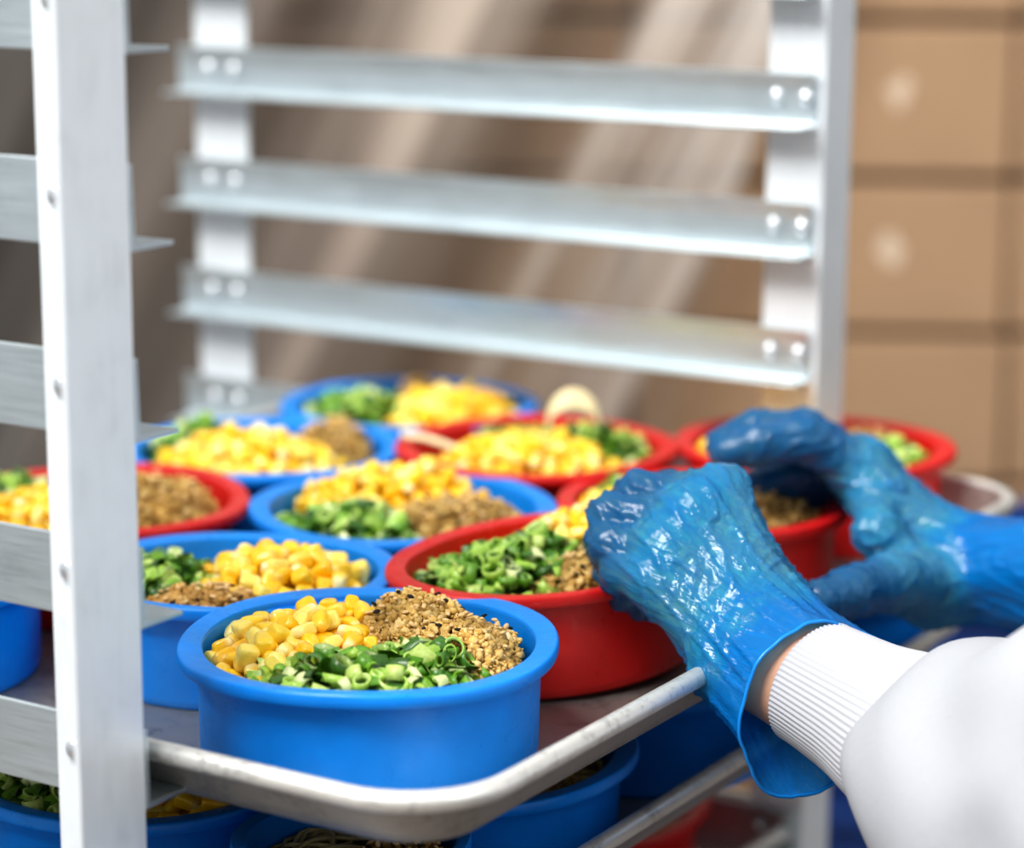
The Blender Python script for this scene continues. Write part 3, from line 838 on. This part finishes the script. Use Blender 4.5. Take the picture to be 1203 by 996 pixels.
# ---- materials
def mat_glove():
    m, nt, p = nmat('thin_blue_film')
    a = N(nt, 'ShaderNodeVertexColor', layer_name='Col')
    se = N(nt, 'ShaderNodeSeparateColor'); nt.links.new(a.outputs['Color'], se.inputs[0])
    v = coords(nt); n = noise_tex(nt, v, 60, 5, 0.6, 0.8)
    mixn = N(nt, 'ShaderNodeMath', operation='MULTIPLY_ADD'); mixn.inputs[1].default_value = 0.5; nt.links.new(n, mixn.inputs[0])
    nt.links.new(se.outputs[0], mixn.inputs[2])
    base = ramp(nt, mixn.outputs[0], [(0.2, tuple(srgb(104, 176, 186))), (0.5, tuple(srgb(74, 182, 210))), (0.85, tuple(srgb(30, 160, 224))), (1.0, tuple(srgb(10, 148, 236)))])
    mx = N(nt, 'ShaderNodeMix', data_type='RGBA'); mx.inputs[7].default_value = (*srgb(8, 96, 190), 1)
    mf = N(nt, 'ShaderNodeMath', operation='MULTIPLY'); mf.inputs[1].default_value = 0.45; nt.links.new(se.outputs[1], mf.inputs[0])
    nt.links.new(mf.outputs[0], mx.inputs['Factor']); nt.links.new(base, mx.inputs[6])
    nt.links.new(mx.outputs[2], p.inputs['Base Color'])
    p.inputs['Roughness'].default_value = 0.14; p.inputs['Specular IOR Level'].default_value = 0.7
    at = N(nt, 'ShaderNodeAttribute', attribute_name='HandCo')
    def creases(rot, sc, scale):
        mp = N(nt, 'ShaderNodeMapping'); mp.inputs['Rotation'].default_value = rot; mp.inputs['Scale'].default_value = sc
        nt.links.new(at.outputs['Vector'], mp.inputs['Vector'])
        f = noise_tex(nt, mp.outputs['Vector'], scale, 3, 0.55, 0.4)
        a = N(nt, 'ShaderNodeMath', operation='SUBTRACT'); a.inputs[1].default_value = 0.5; nt.links.new(f, a.inputs[0])
        b = N(nt, 'ShaderNodeMath', operation='ABSOLUTE'); nt.links.new(a.outputs[0], b.inputs[0])
        r = N(nt, 'ShaderNodeMapRange'); r.inputs[1].default_value = 0.0; r.inputs[2].default_value = 0.10; r.inputs[3].default_value = 1.0; r.inputs[4].default_value = 0.0
        nt.links.new(b.outputs[0], r.inputs[0]); return r.outputs[0]
    k1 = creases((0, 0, 0.25), (0.10, 1, 1), 95); k2 = creases((0, 0, -0.35), (0.12, 1, 1), 170); k3 = creases((0, 0, 0), (1, 0.15, 0.15), 150)
    ad = N(nt, 'ShaderNodeMath', operation='MAXIMUM'); nt.links.new(k1, ad.inputs[0]); nt.links.new(k2, ad.inputs[1])
    k3m = N(nt, 'ShaderNodeMath', operation='MULTIPLY'); k3m.inputs[1].default_value = 0.3; nt.links.new(k3, k3m.inputs[0])
    ad2 = N(nt, 'ShaderNodeMath', operation='MAXIMUM'); nt.links.new(ad.outputs[0], ad2.inputs[0]); nt.links.new(k3m.outputs[0], ad2.inputs[1])
    bump(nt, p, ad2.outputs[0], 0.4, 0.0006)
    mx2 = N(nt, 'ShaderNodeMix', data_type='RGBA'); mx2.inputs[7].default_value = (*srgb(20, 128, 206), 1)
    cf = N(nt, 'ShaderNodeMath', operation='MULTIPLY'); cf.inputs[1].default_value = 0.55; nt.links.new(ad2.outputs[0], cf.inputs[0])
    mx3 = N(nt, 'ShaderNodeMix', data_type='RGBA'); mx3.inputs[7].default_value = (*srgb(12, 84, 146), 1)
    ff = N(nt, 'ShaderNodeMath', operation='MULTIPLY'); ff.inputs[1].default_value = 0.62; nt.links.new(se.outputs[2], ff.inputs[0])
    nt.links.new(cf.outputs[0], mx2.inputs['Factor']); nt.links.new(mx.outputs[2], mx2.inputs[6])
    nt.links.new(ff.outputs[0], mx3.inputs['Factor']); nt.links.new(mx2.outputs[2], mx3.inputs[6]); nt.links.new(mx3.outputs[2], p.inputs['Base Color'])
    tr = N(nt, 'ShaderNodeBsdfTransparent'); tr.inputs['Color'].default_value = (*srgb(90, 180, 235), 1)
    tl = N(nt, 'ShaderNodeBsdfTranslucent'); tl.inputs['Color'].default_value = (*srgb(20, 140, 220), 1)
    ms = N(nt, 'ShaderNodeMixShader'); ms.inputs[0].default_value = 0.22; nt.links.new(p.outputs[0], ms.inputs[1]); nt.links.new(tl.outputs[0], ms.inputs[2])
    m2 = N(nt, 'ShaderNodeMixShader'); nt.links.new(ms.outputs[0], m2.inputs[1]); nt.links.new(tr.outputs[0], m2.inputs[2])
    fr_ = N(nt, 'ShaderNodeMapRange'); fr_.inputs[3].default_value = 0.30; fr_.inputs[4].default_value = 0.16; nt.links.new(se.outputs[1], fr_.inputs[0])
    nt.links.new(fr_.outputs[0], m2.inputs[0])
    nt.links.new(m2.outputs[0], nt.nodes['Material Output'].inputs['Surface'])
    return m
M_glove = mat_glove()
M_hem = mat_plain('blue_film_hem', srgb(20, 140, 226), 0.25, 80, 0.08)
M_skin = mat_plain('skin', srgb(196, 150, 122), 0.5, 90, 0.1, 0.0, 0.15, 0.0006)
M_white = mat_plain('white_knit', srgb(168, 170, 175), 0.9, 300, 0.02, 0.0, 0.25, 0.0006)
M_navy = mat_plain('navy_cloth', srgb(26, 40, 78), 0.9, 150, 0.08)
M_shoe = mat_plain('black_shoe', srgb(30, 30, 32), 0.5, 60, 0.1)
M_hair = mat_plain('dark_hair', srgb(40, 30, 26), 0.6, 300, 0.2, 0, 0.5)
M_eye = mat_plain('eye', srgb(40, 30, 26), 0.2, 60, 0.1)

person = empty('person', (0.62, 0.30, 0))
tag(person, 'person in a white sweater and thin blue gloves reaching in to grip two red bowls', 'person')
def pchild(name, me, mat, parent=None, smooth=True):
    o = link(name, me, mat, None, smooth)
    o.parent = parent or person
    if (parent or person) is person: o.matrix_parent_inverse = Matrix.Translation((-0.62, -0.30, 0))
    return o

gl, hemL, prL, WL, axL, spL = glove(LH, '', 0.030, 0.0410, 3, (-0.008, -0.006), 0.40)
gr, hemR, prR, WR, axR, spR = glove(RH, '', 0.120, 0.046, 8)
for me, hem in ((gl, hemL), (gr, hemR)):
    g = pchild('glove', me, M_glove)
    g['label'] = 'thin translucent blue glove'
    V, Q = tube_np(hem, 0.0009, 6, closed=True)
    pchild('glove_hem', mesh_np('glove_hem', V, [Q]), M_hem, g)

# ---- body
SHL = np.array([0.60, 0.135, 1.36]); SHR = np.array([0.62, 0.475, 1.36])
EL, ER = np.array(LH['EL']), np.array(RH['EL'])
NK = np.array([0.60, 0.305, 1.41]); HD = np.array([0.545, 0.305, 1.545]); HIP = np.array([0.68, 0.305, 0.92])
FWD = np.array([-1.0, 0, 0])
prims = []
for f in (prL, prR):
    for g, a, b, ra, rb in f:
        s_ = -0.0022 if g != 'arm' else 0.0
        prims.append((a, b, ra + s_, rb + s_, 0.006))
prims += [(EL, SHL, .041, .052, .02), (ER, SHR, .041, .052, .02), (SHL, NK - [0, .03, .02], .056, .06, .03), (SHR, NK + [0, .03, -.02], .056, .06, .03)]
ICH = np.array([0.63, 0.305, 1.22])
for dy in (-.07, .07):
    prims.append((ICH + [0, dy, .07], HIP + [0, dy, .08], .095, .085, .05))
    prims.append((HIP + [0, dy, .03], HIP + [0.0, dy * 1.25, -.43], .092, .058, .03))
    prims.append((HIP + [0, dy * 1.25, -.43], HIP + [0.02, dy * 1.35, -.84], .056, .036, .02))
    prims.append((HIP + [0.03, dy * 1.35, -.87], HIP + [-0.13, dy * 1.5, -.885], .036, .026, .02))
prims += [(NK, HD - [0, 0, .06], .052, .05, .03)]
def body_sdf(P):
    d = np.full(len(P), 1.0)
    for a, b, ra, rb, k in prims:
        r = max(ra, rb) + 0.06
        lo = np.minimum(a, b) - r; hi = np.maximum(a, b) + r
        m = ((P > lo) & (P < hi)).all(1)
        if m.any(): d[m] = smin(d[m], sd_cone(P[m], a, b, ra, rb), k)
    m = (np.abs(P - HD) < 0.25).all(1)
    if m.any():
        p = P[m]; e = d[m]; I3 = np.eye(3)
        e = smin(e, sd_ell(p, HD + [0.015, 0, 0.025], I3, (.095, .075, .10)), .02)
        e = smin(e, sd_ell(p, HD + [-0.028, 0, -0.035], I3, (.066, .058, .075)), .025)
        e = smin(e, sd_cone(p, HD + [-0.092, 0, 0.012], HD + [-0.112, 0, -0.026], .008, .013), .012)
        e = smin(e, sd_cone(p, HD + [-0.082, -.018, -.062], HD + [-0.082, .018, -.062], .009, .009), .008)
        e = smin(e, sd_cone(p, HD + [-0.072, -.03, .03], HD + [-0.072, .03, .03], .012, .012), .016)
        for sy in (-1, 1):
            eye = sd_ell(p, HD + [-0.092, sy * .031, .008], I3, (.013, .016, .010))
            e = -smin(-e, eye, .008)
            e = smin(e, sd_ell(p, HD + [0.012, sy * .078, -.004], I3, (.018, .008, .030)), .006)
        d[m] = e
    return d
pl = np.array([min(WL[0], WR[0]) - .13, -0.02, 0.0]); ph = np.array([0.85, 0.64, 1.70])
V1, Q1 = surface_nets(body_sdf, pl, ph, 0.0048)
V1 = relax(V1, Q1, 2, 0.4)
body = pchild('body', mesh_np('body', V1, [Q1]), M_skin)
for sy in (-1, 1):
    V = _iV * 0.0105 + HD + np.array([-0.081, sy * .031, .008])
    pchild('eye', mesh_np('eye', V, [_iF]), M_eye, body)
def hair_sdf(P):
    d = sd_ell(P, HD + [0.022, 0, 0.034], np.eye(3), (.100, .083, .106))
    cut = (P - (HD + [-0.055, 0, 0.045])) @ np.array([-0.80, 0, -0.60])
    return np.maximum(d, cut)
V, Q = surface_nets(hair_sdf, HD - .16, HD + .18, 0.006)
pchild('hair', mesh_np('hair', relax(V, Q, 2, .4), [Q]), M_hair)

# ---- sweater: torso and two puffy sleeves, gathered above ribbed cuffs
LAX = axL; CU_L = WL + axL * 0.118 + np.array([0, 0, 0.0]); CU_R = WR + axR * 0.215
def fold(P, sc, amp):
    return amp * (np.sin(P[:, 0] * sc + 1.7 * np.sin(P[:, 1] * sc * .6)) * np.sin(P[:, 2] * sc * 1.2 + 1.3 * np.sin(P[:, 0] * sc * .7)) )
swp = []
for CU, E, SH, ax_ in ((CU_L, EL, SHL, axL), (CU_R, ER, SHR, axR)):
    lift = np.array([0, 0, 0.002])
    swp += [(CU + ax_ * 0.008, CU + ax_ * 0.05 + lift, .048, .072, .03), (CU + ax_ * 0.05 + lift, E + lift, .073, .082, .04), (E + lift, SH, .082, .080, .04)]
swp += [(SHL, NK - [0, .05, .04], .072, .068, .05), (SHR, NK + [0, .05, -.04], .072, .068, .05)]
for dy in (-.07, .07): swp.append((ICH + [0, dy, .07], HIP + [0, dy, .02], .112, .110, .06))
def sw_sdf(P):
    d = np.full(len(P), 1.0)
    for a, b, ra, rb, k in swp:
        r = max(ra, rb) + 0.08
        m = ((P > np.minimum(a, b) - r) & (P < np.maximum(a, b) + r)).all(1)
        if m.any(): d[m] = smin(d[m], sd_cone(P[m], a, b, ra, rb), k)
    return d + fold(P, 70.0, 0.0030) + fold(P[:, [2, 0, 1]], 31.0, 0.0075)
V, Q = surface_nets(sw_sdf, np.array([0.12, -0.06, 0.82]), np.array([0.86, 0.66, 1.50]), 0.005)
V = relax(V, Q, 3, 0.5)
me = mesh_np('sweater', V, [Q])
sw = pchild('sweater', me, M_white)
sw['label'] = 'white sweater with gathered sleeves'
def mat_rib():
    m, nt, p = nmat('white_rib_knit')
    p.inputs['Base Color'].default_value = (*srgb(184, 185, 190), 1); p.inputs['Roughness'].default_value = 0.9
    v = coords(nt); n = noise_tex(nt, v, 500, 3, 0.6); bump(nt, p, n, 0.2, 0.0005)
    return m
M_rib = mat_rib()
def rib_cuff(W, ax_, sp_, s0, s1, r0, r1, bow):
    th = np.cross(ax_, sp_); n, m = 288, 44; V = []; Q = []
    prof = [(s0 + 0.010, r0 - 0.0045), (s0 + 0.002, r0 - 0.004), (s0 - 0.0008, r0 - 0.002), (s0, r0)]
    for j in range(m):
        f = (j + 1) / m; prof.append((s0 + (s1 - s0) * f, r0 + (r1 - r0) * f ** 1.6 + 0.0016 * math.sin(f * 19) * (f ** 1.5)))
    M_ = len(prof)
    for s_, r in prof:
        f = max(0, (s_ - s0) / (s1 - s0))
        a = np.arange(n) * 2 * PI / n
        rr = r * (1 + 0.018 * np.sin(3 * a + 9 * f) * f + 0.02 * f * np.sin(2 * a + 1)) + 0.00042 * np.sin(72 * a)
        V.append(W + ax_ * s_ + (rr * 1.06 * np.cos(a))[:, None] * sp_ + (rr * 0.96 * np.sin(a))[:, None] * th + (0.0012 * np.sin(2 * a + 1))[:, None] * ax_)
    for j in range(M_ - 1):
        for i in range(n):
            Q.append((j * n + i, j * n + (i + 1) % n, (j + 1) * n + (i + 1) % n, (j + 1) * n + i))
    o = pchild('ribbed_cuff', mesh_np('ribbed_cuff', np.concatenate(V), [np.array(Q)]), M_rib, None)
    o['label'] = 'white ribbed knit cuff'
rib_cuff(WL, axL, spL, 0.026, 0.140, 0.0290, 0.054, 0)
rib_cuff(WR, axR, spR, 0.100, 0.230, 0.0315, 0.046, 0)
# ---- trousers, apron-less, and shoes
def tr_sdf(P):
    d = np.full(len(P), 1.0)
    for dy in (-.07, .07):
        for a, b, ra, rb in ((HIP + [0, dy, .01], HIP + [0, dy, -.03], .094, .100), (HIP + [0, dy, .0], HIP + [0.0, dy * 1.25, -.43], .102, .074), (HIP + [0, dy * 1.25, -.43], HIP + [0.02, dy * 1.35, -.81], .073, .062)):
            d = smin(d, sd_cone(P, a, b, ra, rb), .02)
    return np.maximum(d, 0.09 - P[:, 2])
V, Q = surface_nets(tr_sdf, np.array([0.52, 0.06, 0.05]), np.array([0.84, 0.56, 1.1]), 0.009)
pchild('trousers', mesh_np('trousers', relax(V, Q, 2), [Q]), M_navy)
for dy in (-.07, .07):
    def sh_sdf(P):
        d = smin(sd_cone(P, HIP + [0.04, dy * 1.35, -.875], HIP + [-0.14, dy * 1.5, -.885], .046, .038), sd_cone(P, HIP + [0.02, dy * 1.35, -.87], HIP + [0.02, dy * 1.35, -.80], .047, .045), .02)
        return np.maximum(d, 0.002 - P[:, 2])
    V, Q = surface_nets(sh_sdf, np.array([0.46, 0.1, -0.01]), np.array([0.82, 0.52, 0.2]), 0.007)
    pchild('shoe', mesh_np('shoe', relax(V, Q, 1), [Q]), M_shoe)

# ------------------------------------------------------------------ stacked cartons behind the rack
TH = math.radians(29.0)
WU = np.array([math.cos(TH), math.sin(TH)]); WN = np.array([-math.sin(TH), math.cos(TH)])   # along the stack, away from the viewer
ORI = np.array([(-0.5235, 1.8973, 0.9701)[0], (-0.5235, 1.8973, 0.9701)[1]])
CH = 0.1835; ROW0 = (-0.5334, 1.9124, 1.0554)[2]      # a joint between two rows
def carton(u0, u1, z0, z1, dn, label, seed, depth=0.34, scuff=None):
    rng = np.random.default_rng(seed)
    M = Matrix(((WU[0], WN[0], 0, ORI[0]), (WU[1], WN[1], 0, ORI[1]), (0, 0, 1, 0), (0, 0, 0, 1)))
    root = empty('cardboard_carton', (0, 0, 0))
    c = ORI + WU * (u0 + u1) / 2 + WN * (dn + depth / 2)
    root.location = (c[0], c[1], z0); root.rotation_euler = (0, 0, TH + rng.normal(0, 0.006))
    w, h = (u1 - u0) / 2, z1 - z0
    bm = bmesh.new(); bx(bm, -w, w, -depth / 2, depth / 2, 0, h); bevel_all(bm, 0.007, 3)
    obj_bm('carton_box', bm, M_card, root)
    bm = bmesh.new(); y = -depth / 2 - 0.0006
    bx(bm, -0.028, 0.028, y, y + 0.0012, h - 0.075, h - 0.004); bx(bm, -0.028, 0.028, y, y + 0.0012, 0.004, 0.06)
    bx(bm, -0.028, 0.028, -depth / 2 + 0.004, depth / 2 - 0.004, h - 0.0006, h + 0.0008)
    obj_bm('packing_tape', bm, M_tape, root)
    if scuff:
        sx, sz = scuff
        bm = bmesh.new(); pts = []
        for k in range(14):
            a = 2 * PI * k / 14; r = 0.022 * rng.uniform(0.5, 1.1)
            pts.append(bm.verts.new((sx + r * math.cos(a) * 0.8, y - 0.0002, sz + r * math.sin(a))))
        bm.faces.new(pts); obj_bm('torn_patch', bm, M_scuff, root)
    tag(root, label, 'box', 'cardboard cartons stacked behind the rack')
ordn = ['second', 'third', 'fourth', 'fifth', 'sixth', 'seventh', 'eighth', 'ninth', 'tenth']
cols = [(-1.62, -1.18), (-1.17, -0.73), (-0.72, -0.28), (-0.27, 0.165), (0.175, 0.62)]
coln = ['column at the far left behind the film', 'left-hand column behind the film', 'middle column behind the film', 'column right of the far post', 'rightmost column at the photo edge']
top = ROW0 + 2 * CH
nrow = int(top / CH)
gap0 = 0.009
for ci, (u0, u1) in enumerate(cols):
    for r in range(0, 6):
        z1 = top - r * CH; z0 = z1 - CH + gap0
        sh = [0, 0, 0, 0.006, -0.01, 0.02][r]
        lab = 'cardboard carton, %s row down in view, %s' % (['top', 'second', 'third', 'fourth', 'fifth', 'sixth'][r], coln[ci])
        sc_ = None
        if ci == 3 and r == 1: sc_ = (0.09, 0.10)
        if ci == 3 and r == 2: sc_ = (0.085, 0.095)
        carton(u0 + sh, u1 + sh + 0.006, z0 if r < 5 else z0 - gap0, z1, 0.0 + 0.012 * ((ci * 7 + r * 3) % 3), lab, ci * 10 + r, scuff=sc_)
# the platform that carries the cartons
zb_ = top - 6 * CH
plat = empty('wooden_pallet', tuple(np.append(ORI + WU * -0.5 + WN * 0.19, 0.0)), TH)
tag(plat, 'wooden pallet stack under the cardboard cartons', 'pallet')
M_wood = mat_plain('pallet_wood', srgb(150, 116, 80), 0.85, 15, 0.2)
for k in range(4):
    bm = bmesh.new()
    z = zb_ - 0.001 - k * 0.145
    if z < 0.145: 
        bm.free(); break
    bx(bm, -1.15, 1.15, -0.2, 0.2, z - 0.022, z)
    for x in (-1.1, 0, 1.1): bx(bm, x - 0.05, x + 0.05, -0.2, 0.2, z - 0.122, z - 0.022)
    bx(bm, -1.15, 1.15, -0.2, 0.2, z - 0.1445, z - 0.122)
    obj_bm('pallet_deck', bm, M_wood, plat)
bm = bmesh.new()
for x in (-1.0, 0, 1.0): bx(bm, x - 0.05, x + 0.05, -0.18, 0.18, 0.0, z if z < 0.145 else z - 0.145)
obj_bm('support_block', bm, M_wood, plat)

# ------------------------------------------------------------------ clear plastic film hanging in creases in front of the cartons
def mat_film():
    m, nt, p = nmat('creased_clear_film')
    tc = N(nt, 'ShaderNodeTexCoord'); mp = N(nt, 'ShaderNodeMapping')
    mp0 = N(nt, 'ShaderNodeMapping'); mp0.inputs['Rotation'].default_value = (0, math.radians(-26), 0); mp.inputs['Scale'].default_value = (6.0, 1.0, 0.10)
    nt.links.new(tc.outputs['Object'], mp0.inputs['Vector']); nt.links.new(mp0.outputs['Vector'], mp.inputs['Vector'])
    n = noise_tex(nt, mp.outputs['Vector'], 1.6, 4, 0.55, 0.15)
    v2 = coords(nt, (1, 1, 1)); n2 = noise_tex(nt, v2, 3.2, 3, 0.5)
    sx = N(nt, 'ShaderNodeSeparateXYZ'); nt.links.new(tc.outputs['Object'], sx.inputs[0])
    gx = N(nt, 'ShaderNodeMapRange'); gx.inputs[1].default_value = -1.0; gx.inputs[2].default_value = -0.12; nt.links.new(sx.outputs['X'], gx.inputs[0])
    cb = ramp(nt, gx.outputs[0], [(0.0, tuple(srgb(82, 78, 74))), (0.45, tuple(srgb(110, 100, 92))), (0.72, tuple(srgb(160, 148, 136))), (1.0, tuple(srgb(206, 198, 190)))])  # darker left end: gloom over the cartons there, painted into the film colour
    st_ = ramp(nt, n, [(0.40, (0.75,) * 3), (0.54, (1.05,) * 3), (0.63, (1.9,) * 3)])  # bright streaks paint the highlights of the creases into the colour
    mc = N(nt, 'ShaderNodeMix', data_type='RGBA', blend_type='MULTIPLY'); mc.inputs['Factor'].default_value = 1.0
    nt.links.new(cb, mc.inputs[6]); nt.links.new(st_, mc.inputs[7])
    nt.links.new(mc.outputs[2], p.inputs['Base Color']); p.inputs['Roughness'].default_value = 0.25
    tr = N(nt, 'ShaderNodeBsdfTransparent'); tr.inputs['Color'].default_value = (0.86, 0.85, 0.84, 1)
    ms = N(nt, 'ShaderNodeMixShader')
    mm = N(nt, 'ShaderNodeMath', operation='MULTIPLY'); nt.links.new(n, mm.inputs[0]); nt.links.new(n2, mm.inputs[1])
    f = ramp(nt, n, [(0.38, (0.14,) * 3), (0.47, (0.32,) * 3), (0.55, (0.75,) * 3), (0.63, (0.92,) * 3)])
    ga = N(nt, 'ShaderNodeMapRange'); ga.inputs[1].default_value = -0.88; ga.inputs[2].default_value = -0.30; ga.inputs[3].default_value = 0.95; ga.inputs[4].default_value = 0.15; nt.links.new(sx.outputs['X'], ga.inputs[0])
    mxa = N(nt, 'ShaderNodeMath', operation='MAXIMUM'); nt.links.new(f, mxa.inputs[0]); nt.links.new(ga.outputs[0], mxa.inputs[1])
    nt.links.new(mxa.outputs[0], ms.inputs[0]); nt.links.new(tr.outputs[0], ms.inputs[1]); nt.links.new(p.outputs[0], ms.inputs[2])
    nt.links.new(ms.outputs[0], nt.nodes['Material Output'].inputs['Surface'])
    bump(nt, p, n, 0.6, 0.02)
    return m
M_film = mat_film()
rng = np.random.default_rng(5)
nx_, nz_ = 160, 60; V = []; Q = []
zt_, zbm = top + 0.12, zb_ + 0.1
for j in range(nz_ + 1):
    fz = j / nz_; z = zt_ + (zbm - zt_) * fz
    ur = -0.02 - 0.30 * fz              # the free edge slants
    for i in range(nx_ + 1):
        u = -1.75 + (ur + 1.75) * i / nx_
        k = u - 0.48 * (z - 1.0)
        d = -0.10 - 0.05 * fz + 0.010 * math.sin(k * 31 + 1.2 * math.sin(k * 9)) + 0.005 * math.sin(k * 67 + 2 * math.sin(z * 5))
        V.append((u, d, z))
for j in range(nz_):
    for i in range(nx_):
        q = j * (nx_ + 1) + i; Q.append((q, q + 1, q + nx_ + 2, q + nx_ + 1))
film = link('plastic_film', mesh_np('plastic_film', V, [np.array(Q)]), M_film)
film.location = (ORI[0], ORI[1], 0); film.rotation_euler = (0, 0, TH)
tag(film, 'creased clear plastic film draped over the cartons behind the rack', 'plastic sheet')

# ------------------------------------------------------------------ blue plastic crates at the right, below the right arm
def crate(loc, rz, w, d, h, label, group=None):
    root = empty('plastic_crate', loc, rz)
    bm = bmesh.new(); t = 0.004
    bx(bm, -w, w, -d, d, 0, 0.006)
    for s_ in (-1, 1):
        bx(bm, min(s_ * w, s_ * (w - t)), max(s_ * w, s_ * (w - t)), -d, d, 0, h)
        bx(bm, -w, w, min(s_ * d, s_ * (d - t)), max(s_ * d, s_ * (d - t)), 0, h)
    for x in np.linspace(-w * .8, w * .8, 5): bx(bm, x - .004, x + .004, -d - .006, -d, 0.01, h - 0.03)
    obj_bm('crate_body', bm, M_crate, root)
    bm = bmesh.new()
    for s_ in (-1, 1):
        bx(bm, min(s_ * w, s_ * (w + .014)), max(s_ * w, s_ * (w + .014)), -d - .014, d + .014, h - 0.028, h)
        bx(bm, -w, w, min(s_ * d, s_ * (d + .014)), max(s_ * d, s_ * (d + .014)), h - 0.028, h)
    obj_bm('crate_rim', bm, M_crate, root)
    return tag(root, label, 'crate', group)
P_ = (-0.1835, 1.5241, 0.7983)
hh = P_[2]; nst = 4; ch = hh / nst
for k in range(nst):
    crate((P_[0] + 0.06, P_[1] - 0.16, k * ch), math.radians(24), 0.20, 0.15, ch - 0.001, 'blue plastic crate under the right arm, %s of its stack' % ['lowest', 'second from the floor', 'third from the floor', 'topmost'][k], 'stacked blue crates')


# ------------------------------------------------------------------ camera and light
cam = bpy.data.cameras.new('camera'); co = bpy.data.objects.new('camera', cam); C.objects.link(co)
rt = Vector((0.84707353, 0.53145409, 0.00479408)); up = Vector((-0.11459507, 0.17382768, 0.97808584)); fw = Vector((-0.51897438, 0.82906, -0.20814685))
Mx = Matrix((rt, up, -fw)).transposed().to_4x4(); Mx.translation = Vector((0.65776287, -0.75888165, 0.37787658 + Z0))
co.matrix_world = Mx
cam.sensor_width = 36.0; cam.sensor_fit = 'HORIZONTAL'; cam.lens = 36.0 * 2895.89 / 1203
cam.clip_start = 0.05
cam.dof.use_dof = True; cam.dof.focus_distance = 1.14; cam.dof.aperture_fstop = 3.7
bpy.context.scene.camera = co

w = bpy.data.worlds.new('world'); bpy.context.scene.world = w; w.use_nodes = True
bg = w.node_tree.nodes['Background']
tcw = w.node_tree.nodes.new('ShaderNodeTexCoord'); sp_ = w.node_tree.nodes.new('ShaderNodeSeparateXYZ'); rp = w.node_tree.nodes.new('ShaderNodeValToRGB')
w.node_tree.links.new(tcw.outputs['Generated'], sp_.inputs[0]); w.node_tree.links.new(sp_.outputs['Z'], rp.inputs['Fac'])
rp.color_ramp.elements[0].color = (0.62, 0.66, 0.70, 1); rp.color_ramp.elements[1].color = (1.0, 1.0, 1.0, 1); rp.color_ramp.elements[1].position = 0.7
w.node_tree.links.new(rp.outputs['Color'], bg.inputs['Color']); bg.inputs['Strength'].default_value = 0.52

def area(name, loc, target, size, power, col=(1, 1, 1)):
    l = bpy.data.lights.new(name, 'AREA'); l.shape = 'RECTANGLE'; l.size, l.size_y = size; l.energy = power; l.color = col
    o = bpy.data.objects.new(name, l); C.objects.link(o); o.location = loc
    d = Vector(target) - Vector(loc); o.rotation_euler = d.to_track_quat('-Z', 'Y').to_euler()
    return o
area('sky_light_key', (-0.5, -1.1, 3.1), (0, 0.3, 1.0), (1.5, 1.1), 112, (1.0, 0.985, 0.96))
area('sky_light_side', (2.2, 0.2, 2.6), (0, 0.4, 1.0), (1.4, 1.4), 26, (0.97, 0.99, 1.0))
sc = bpy.context.scene
sc.view_settings.view_transform = 'Standard'; sc.view_settings.look = 'Medium High Contrast'; sc.view_settings.exposure = 0.14; sc.view_settings.gamma = 1.0
